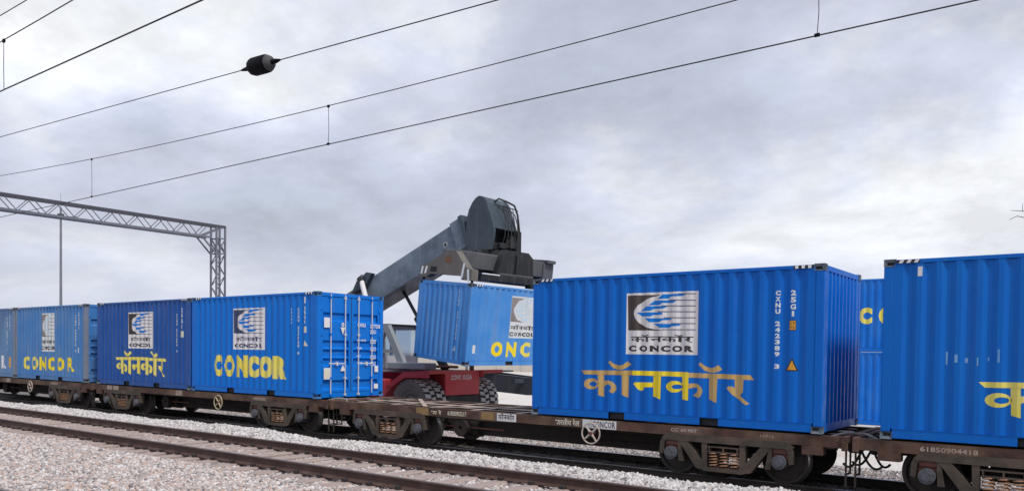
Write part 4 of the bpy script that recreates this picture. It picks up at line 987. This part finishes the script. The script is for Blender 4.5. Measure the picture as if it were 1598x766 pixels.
# spreader, in the held container's own frame (x along it, y across it, z up)
T = H86
def SB(): return MB(HM)
sp = B(SB().bbox(.15, 4.75, .80, 1.62, T + .47, T + 1.02, .03), 'spreader', 'spreader_grey')
B(SB().bbox(1.0, 6.02, .90, 1.52, T + .10, T + .40, .02), 'telescopic_arm', 'spreader_grey', sp)
B(SB().bbox(4.35, 4.80, .60, 1.82, T + .98, T + 1.10, .02), 'beam_cap', 'spreader_grey', sp); B(SB().bbox(4.30, 4.86, .74, 1.68, T + .42, T + .98, .02), 'beam_end', 'spreader_grey', sp)
B(SB().prism_y([(1.70, T + .40), (3.55, T + .34), (3.45, T + 1.05), (3.20, T + 1.22), (2.05, T + 1.22), (1.92, T + 1.05)], .55, .78), 'rotator_bracket', 'machine_black', sp)
B(SB().prism_y([(1.70, T + .40), (3.55, T + .34), (3.45, T + 1.05), (3.20, T + 1.22), (2.05, T + 1.22), (1.92, T + 1.05)], 1.64, 1.87), 'rotator_bracket', 'machine_black', sp)
B(SB().bbox(2.56, 2.66, .50, .545, T + .45, T + 1.10, .01), 'bracket_rib', 'machine_black', sp); B(SB().bbox(1.78, 3.50, .50, .548, T + .37, T + .44, .01), 'bracket_rib', 'spreader_grey', sp)
B(SB().bbox(.70, 3.70, .30, .50, T + .13, T + .36, .02), 'power_pack_rail', 'machine_black', sp); B(SB().bbox(3.1, 3.72, .22, .52, T + .015, T + .128, .02), 'guide_foot', 'machine_black', sp)
B(SB().bbox(.72, 1.55, .28, .298, T + .33, T + .37, .004), 'bright_edge', 'panel_faded', sp)
for xa, dir_ in ((-.02, 0), (5.80, 1)):
    xb = xa + .28; low = T + .10; hi = T + (.46 if not dir_ else .38)
    poly = [(0.02, T + .09), (0.02, T + .42), (.28, T + .46), (.62, T + .80), (.80, T + .97), (1.28, T + .97), (1.55, T + .80), (1.95, T + .56), (2.42, T + .44), (2.42, T + .09), (2.1, T + .09), (1.9, T + .20), (.5, T + .20), (.3, T + .09)] if not dir_ else [(0.02, T + .09), (.02, T + .38), (2.42, T + .38), (2.42, T + .09)]
    eb = B(SB().prism_x(poly, xa, xb), 'end_beam', 'spreader_end', sp)
    for yy in (.10, 2.34): B(SB().cyl((xa + .12, yy, T - .01), (xa + .12, yy, T + .09), .045, n=8), 'twistlock', 'machine_black', eb)
    if not dir_:
        g = SB()
        for ya, yb_, za, zb_ in ((.42, .34, .12, .60), (.10, .16, .03, .42), (2.12, 2.05, .20, .44), (2.30, 2.25, .18, .43)):
            g.add([(xa - .003, ya, T + za), (xa - .003, ya + .09, T + za), (xa - .003, yb_ + .09, T + zb_), (xa - .003, yb_, T + zb_)], [(0, 3, 2, 1)])
        B(g, 'safety_stripes', 'print_white', eb)
        B(SB().box(xa - .004, xa - .001, .98, 1.28, T + .58, T + .80), 'rust_patch', 'rust_patch', eb); B(SB().box(xa - .004, xa - .001, 1.62, 1.92, T + .27, T + .44), 'lightening_hole', 'pocket_dark', eb)

# ------------------------------------------------------------------ parked trailer behind the train
tr = empty('container_trailer', (-6, 13.2, -.42), 'dark grey trailer chassis parked behind the empty wagon', 'trailer'); TO = (-6, 13.2, -.42)
for y in (12.75, 13.65): MB().prism_y([(-11.9, .66), (-11.9, 1.42), (-11.5, 1.40), (-9.3, 1.24), (-2.0, 1.20), (-2.0, .72), (-9.3, .52), (-11.2, .62)], y - .09, y + .09).build('chassis_beam', 'trailer_grey', tr, TO)
for x in (-11.7, -9.5, -7.0, -4.5, -2.2): MB().box(x - .08, x + .08, 12.0, 14.4, 1.02, 1.17).build('cross_beam', 'trailer_grey', tr, TO)
MB().bbox(-11.95, -10.9, 12.5, 13.9, 1.43, 1.50, .02).build('king_plate', 'trailer_grey', tr, TO)
for y in (12.45, 13.95):
    MB().box(-8.6, -8.45, y - .07, y + .07, -.30, .9).build('landing_leg', 'trailer_grey', tr, TO)
    MB().box(-8.68, -8.37, y - .15, y + .15, -.42, -.30).build('leg_foot', 'trailer_grey', tr, TO)
MB().tube([(-11.0, 12.6, .62), (-11.0, 12.6, .2), (-10.95, 12.6, -.2)], .018, 5).build('hanging_hose', 'hose_black', tr, TO)
for x in (-4.2, -2.9):
    for y in (12.2, 14.2):
        wh = MB().lathe_y([(.1, -.1), (.28, -.12), (.30, -.14), (.48, -.14), (.52, -.10), (.52, .10), (.48, .14), (.30, .14), (.28, .12), (.1, .1)], (x, y, .10), 24).build('wheel', 'tyre_rubber', tr, TO, True)
    MB().cyl((x, 12.2, .10), (x, 14.2, .10), .08, n=10).build('axle', 'trailer_grey', tr, TO)
    for y in (12.75, 13.65): MB().box(x - .12, x + .12, y - .06, y + .06, .15, .72).build('spring_hanger', 'trailer_grey', tr, TO)

# ------------------------------------------------------------------ far boundary wall, panel by panel
bw = empty('boundary_wall', (-40, 75, -.42), 'pale plastered boundary wall far behind the yard', 'wall')
wm = MB().bbox(-1.96, 1.96, -.09, .09, -.05, 2.35, .02); pm = MB().bbox(-.16, .16, -.16, .16, -.05, 2.55, .03)
w0 = p0 = None
for i in range(34):
    x = (i - 20) * 4.3
    if w0 is None: a = wm.build('wall_panel', 'wall_plaster', bw); b = pm.build('pier', 'wall_plaster', bw); w0, p0 = a.data, b.data
    else: a = link('wall_panel', w0, bw); b = link('pier', p0, bw)
    a.location = (x, 0, 0); b.location = (x - 2.15, 0, 0)

# ------------------------------------------------------------------ overhead line portal
XP, ZT = -24.5, 8.12
po = empty('overhead_line_portal', (XP, 8.2, -.42), 'grey lattice steel portal spanning the tracks at the left', 'portal'); PO = (XP, 8.2, -.42)
bar_me = MB().box(-.5, .5, -.5, .5, 0, 1); bar_cache = {}
def bar(p0, p1, t, name, mat, parent):
    p0, p1 = Vector(p0) - Vector(PO), Vector(p1) - Vector(PO); d = p1 - p0
    if mat not in bar_cache: o = bar_me.build(name, mat, parent); bar_cache[mat] = o.data
    else: o = link(name, bar_cache[mat], parent)
    o.location = p0; o.rotation_mode = 'QUATERNION'; o.rotation_quaternion = d.to_track_quat('Z', 'Y'); o.scale = (t, t, d.length); return o
h = .23; YL = 8.2
for leg_y in (YL, -14.2):
    for a in (-h, h):
        for b in (-h, h): bar((XP + a, leg_y + b, -.42), (XP + a, leg_y + b, ZT - .02), .075, 'leg_chord', 'portal_steel', po)
    n = 15; dz = (ZT - .8 + .42) / n
    for i in range(n):
        z0 = -.42 + i * dz; s_ = 1 if i % 2 else -1
        for a in (-h, h):
            bar((XP + a, leg_y - s_ * h, z0), (XP + a, leg_y + s_ * h, z0 + dz), .032, 'leg_brace', 'portal_steel', po)
            bar((XP - s_ * h, leg_y + a, z0), (XP + s_ * h, leg_y + a, z0 + dz), .032, 'leg_brace', 'portal_steel', po)
zb, yA, yB = ZT - .58, -14.4, YL + .25
for a in (-h, h):
    bar((XP + a, yA, ZT), (XP + a, yB, ZT), .09, 'top_chord', 'portal_dark', po)
    bar((XP + a, yA, zb), (XP + a, yB - .75, zb), .09, 'bottom_chord', 'portal_steel', po)
n = 40; dy = (yB - .9 - yA) / n
for i in range(n):
    y0 = yA + i * dy; s_ = i % 2
    if -4.6 < y0 < -3.2: continue
    for a in (-h, h): bar((XP + a, y0, zb if s_ else ZT), (XP + a, y0 + dy, ZT if s_ else zb), .030, 'beam_brace', 'portal_steel', po)
    if s_: bar((XP - h, y0, zb), (XP + h, y0 + dy, zb), .03, 'beam_brace', 'portal_steel', po)
for y0 in (-4.55, -4.0, -3.55, -3.05):
    for a in (-h, h): bar((XP + a, y0, zb), (XP + a, y0, ZT), .085, 'beam_post', 'portal_dark', po)
for a in (-h, h):                                     # knee braces at the corner
    bar((XP + a, YL - h, ZT - 1.35), (XP + a, YL - 1.0, zb), .06, 'knee_brace', 'portal_steel', po); bar((XP + a, YL - 1.0, zb), (XP + a, YL + h, ZT), .06, 'knee_brace', 'portal_steel', po)
    bar((XP + a, YL - h, ZT - 1.3), (XP + a, YL + h, zb - .05), .05, 'knee_brace', 'portal_steel', po)
    bar((XP + a, YL - h, zb), (XP + a, YL + h, ZT - 1.25), .05, 'knee_brace', 'portal_steel', po)
for z in (ZT - 1.3, zb): bar((XP - h, YL - h - .05, z), (XP - h, YL + h + .05, z), .06, 'leg_collar', 'portal_steel', po); bar((XP + h, YL - h - .05, z), (XP + h, YL + h + .05, z), .06, 'leg_collar', 'portal_steel', po)

# lighting mast beyond
lm = empty('lighting_mast', (-79.7, 25, -.42), 'tall slim lighting mast rising behind the faded containers', 'lamp mast'); LO = (-79.7, 25, -.42)
MB().cyl((-79.7, 25, -.42), (-79.7, 25, 17.0), .17, .10, 10).build('pole', 'portal_steel', lm, LO, True); MB().cyl((-79.7, 25, 17.0), (-79.7, 25, 18.6), .03, .015, 6).build('lightning_rod', 'portal_steel', lm, LO)
for dx, dy_ in ((.75, .5), (1.35, .9)):
    a = MB().box(-79.7 + dx - .18, -79.7 + dx + .18, 25 + dy_ - .15, 25 + dy_ + .15, 15.7, 16.0).build('floodlight', 'portal_dark', lm, LO)
MB().cyl((-79.7, 25, 16.05), (-78.25, 25.95, 16.05), .04, n=6).build('lamp_arm', 'portal_steel', lm, LO); MB().box(-79.95, -79.45, 24.75, 25.25, 15.9, 16.35).build('head_frame', 'portal_dark', lm, LO)

# ------------------------------------------------------------------ overhead wires
def wire(name, pts, r, label, cat='overhead wire', mat='wire', n=5):
    o = MB().tube(pts, r, n).build(name, mat, None, smooth=True); return tag(o, label, cat)
YT = -4.30
catz = lambda x: 6.685 + .00135 * (x - 4) ** 2 if x < 30 else 7
wire('contact_wire', [(x, YT, 6.03) for x in (-400, -100, -24.5, 0, 20, 60)], .009, 'lower overhead wire running above the near track')
wire('catenary_wire', [(x, YT, catz(x)) for x in frange(-28, 36, 2)], .008, 'upper sagging catenary wire above the near track')
for x, lab in ((-10.55, 'dropper wire hanging at the left between the two overhead wires'), (-1.57, 'dropper wire in the middle between the two overhead wires'), (7.11, 'dropper wire at the upper right meeting the lower overhead wire')):
    d = MB(); d.tube([(x, YT, 6.04), (x + .015, YT, 6.3), (x, YT, catz(x))], .005, 5); o = d.build('dropper', 'wire', None); tag(o, lab, 'dropper wire')
    g = MB(); g.box(x - .03, x + .03, YT - .012, YT + .012, 6.018, 6.055); g.box(x - .025, x + .025, YT - .012, YT + .012, catz(x) - .03, catz(x) + .015); g.build('clamp', 'insulator', o)
Y3 = -9.05
wire('contact_wire', [(x, Y3, 6.03) for x in (-400, -60, -20, 0, 20)], .010, 'thick lower wire crossing the upper left corner')
cz3 = lambda x: 6.72 + .0013 * (x + 8) ** 2
wire('catenary_wire', [(x, Y3, cz3(x)) for x in frange(-30, 16, 2)], .008, 'thin upper wire with a dropper in the upper left corner')
x = -3.12
o = MB().tube([(x, Y3, 6.04), (x - .01, Y3, 6.4), (x, Y3, cz3(x))], .005, 5).build('dropper', 'wire', None); tag(o, 'dropper wire at the extreme left edge of the picture', 'dropper wire')
MB().box(x - .03, x + .03, Y3 - .012, Y3 + .012, cz3(x) - .035, cz3(x) + .015).build('clamp', 'insulator', o)
wire('feeder_wire', [(-40, Y3, 7.135), (-4, Y3, 7.135), (20, Y3, 7.135)], .007, 'topmost short stretch of wire at the upper left corner')
# strain wire with a black insulator between the tracks
a = Vector((3.851, -6.2, 6.592)); b = Vector((-9.351, -6.8, 6.782)); d = (b - a).normalized()
ic = a + d * ((-.657 - a.x) / d.x)
wire('strain_wire', [a - d * 12, a, ic - d * .44], .0085, 'wire rising to the upper middle from the black insulator')
wire('strain_wire', [ic + d * .44, b, b + d * 40], .0075, 'wire running down to the left from the black insulator')
g = MB(); prof = [(-.46, .016), (-.36, .036), (-.27, .040), (-.24, .085), (-.19, .125), (-.13, .14), (.12, .14), (.19, .122), (.24, .080), (.28, .038), (.36, .030), (.46, .014)]
vs2 = [ic + d * t for t, r_ in prof]; g.tube(vs2, [r_ for t, r_ in prof], 12)
ins = tag(g.build('strain_insulator', 'insulator', None, smooth=True), 'black barrel-shaped insulator on the sloping wire', 'insulator')
g = MB(); g.tube([ic - d * .20, ic - d * .255, ic - d * .28], [.122, .092, .05], 12); g.build('end_cap', 'insulator_cap', ins, smooth=True)

# ------------------------------------------------------------------ bare tree whose twigs reach in at the right edge
te = empty('bare_tree', (10.4, 30, -.42), 'leafless tree with only bare twigs showing at the right edge', 'tree'); TE = (10.4, 30, -.42)
MB().tube([(10.4, 30, -.42), (10.3, 30.1, 1.6), (10.5, 30, 3.6), (10.3, 29.9, 5.4)], [.26, .21, .17, .12], 9).build('trunk', 'bark', te, TE, True)
rr = random.Random(12); g = MB()
def branch(p, dr, ln, r, lv):
    pts = [p]; rad = [r]; q_ = p.copy(); dd = dr.copy()
    for i in range(4):
        dd = (dd + Vector((rr.uniform(-.25, .25), rr.uniform(-.25, .25), rr.uniform(-.12, .22)))).normalized(); q_ = q_ + dd * ln / 4; pts.append(q_.copy()); rad.append(r * (1 - .18 * (i + 1)))
    g.tube(pts, rad, 5)
    if lv:
        for i in (1, 2, 3, 4, 4):
            if rr.random() < .8: branch(pts[i], (dd + Vector((rr.uniform(-.9, .9), rr.uniform(-.9, .9), rr.uniform(-.3, .7)))).normalized(), ln * rr.uniform(.45, .7), rad[i] * .6, lv - 1)
for i in range(8):
    t = i / 8 * 6.283; branch(Vector((10.35, 29.95, 4.0 + .2 * i)), Vector((math.cos(t) * .55, math.sin(t) * .7, .8)).normalized(), 2.3, .085, 2)
for k, (tip, mid) in enumerate((((5.98, 30, 8.79), (6.28, 30, 8.93)), ((6.02, 30, 9.22), (6.4, 30, 9.16)))):
    g.tube([Vector((9.9, 30, 6.6)), Vector((8.6, 30, 8.1)), Vector((7.4, 30, 8.6 + .3 * k)), Vector((6.75, 30, 8.78 + .3 * k)), Vector(mid), Vector(tip)], [.07, .045, .03, .02, .016, .010], 5)
g.tube([Vector((6.5, 30, 9.12)), Vector((6.48, 30, 9.35)), Vector((6.50, 30, 9.50))], [.014, .011, .008], 5)
g.build('crown', 'bark', te, TE, True)
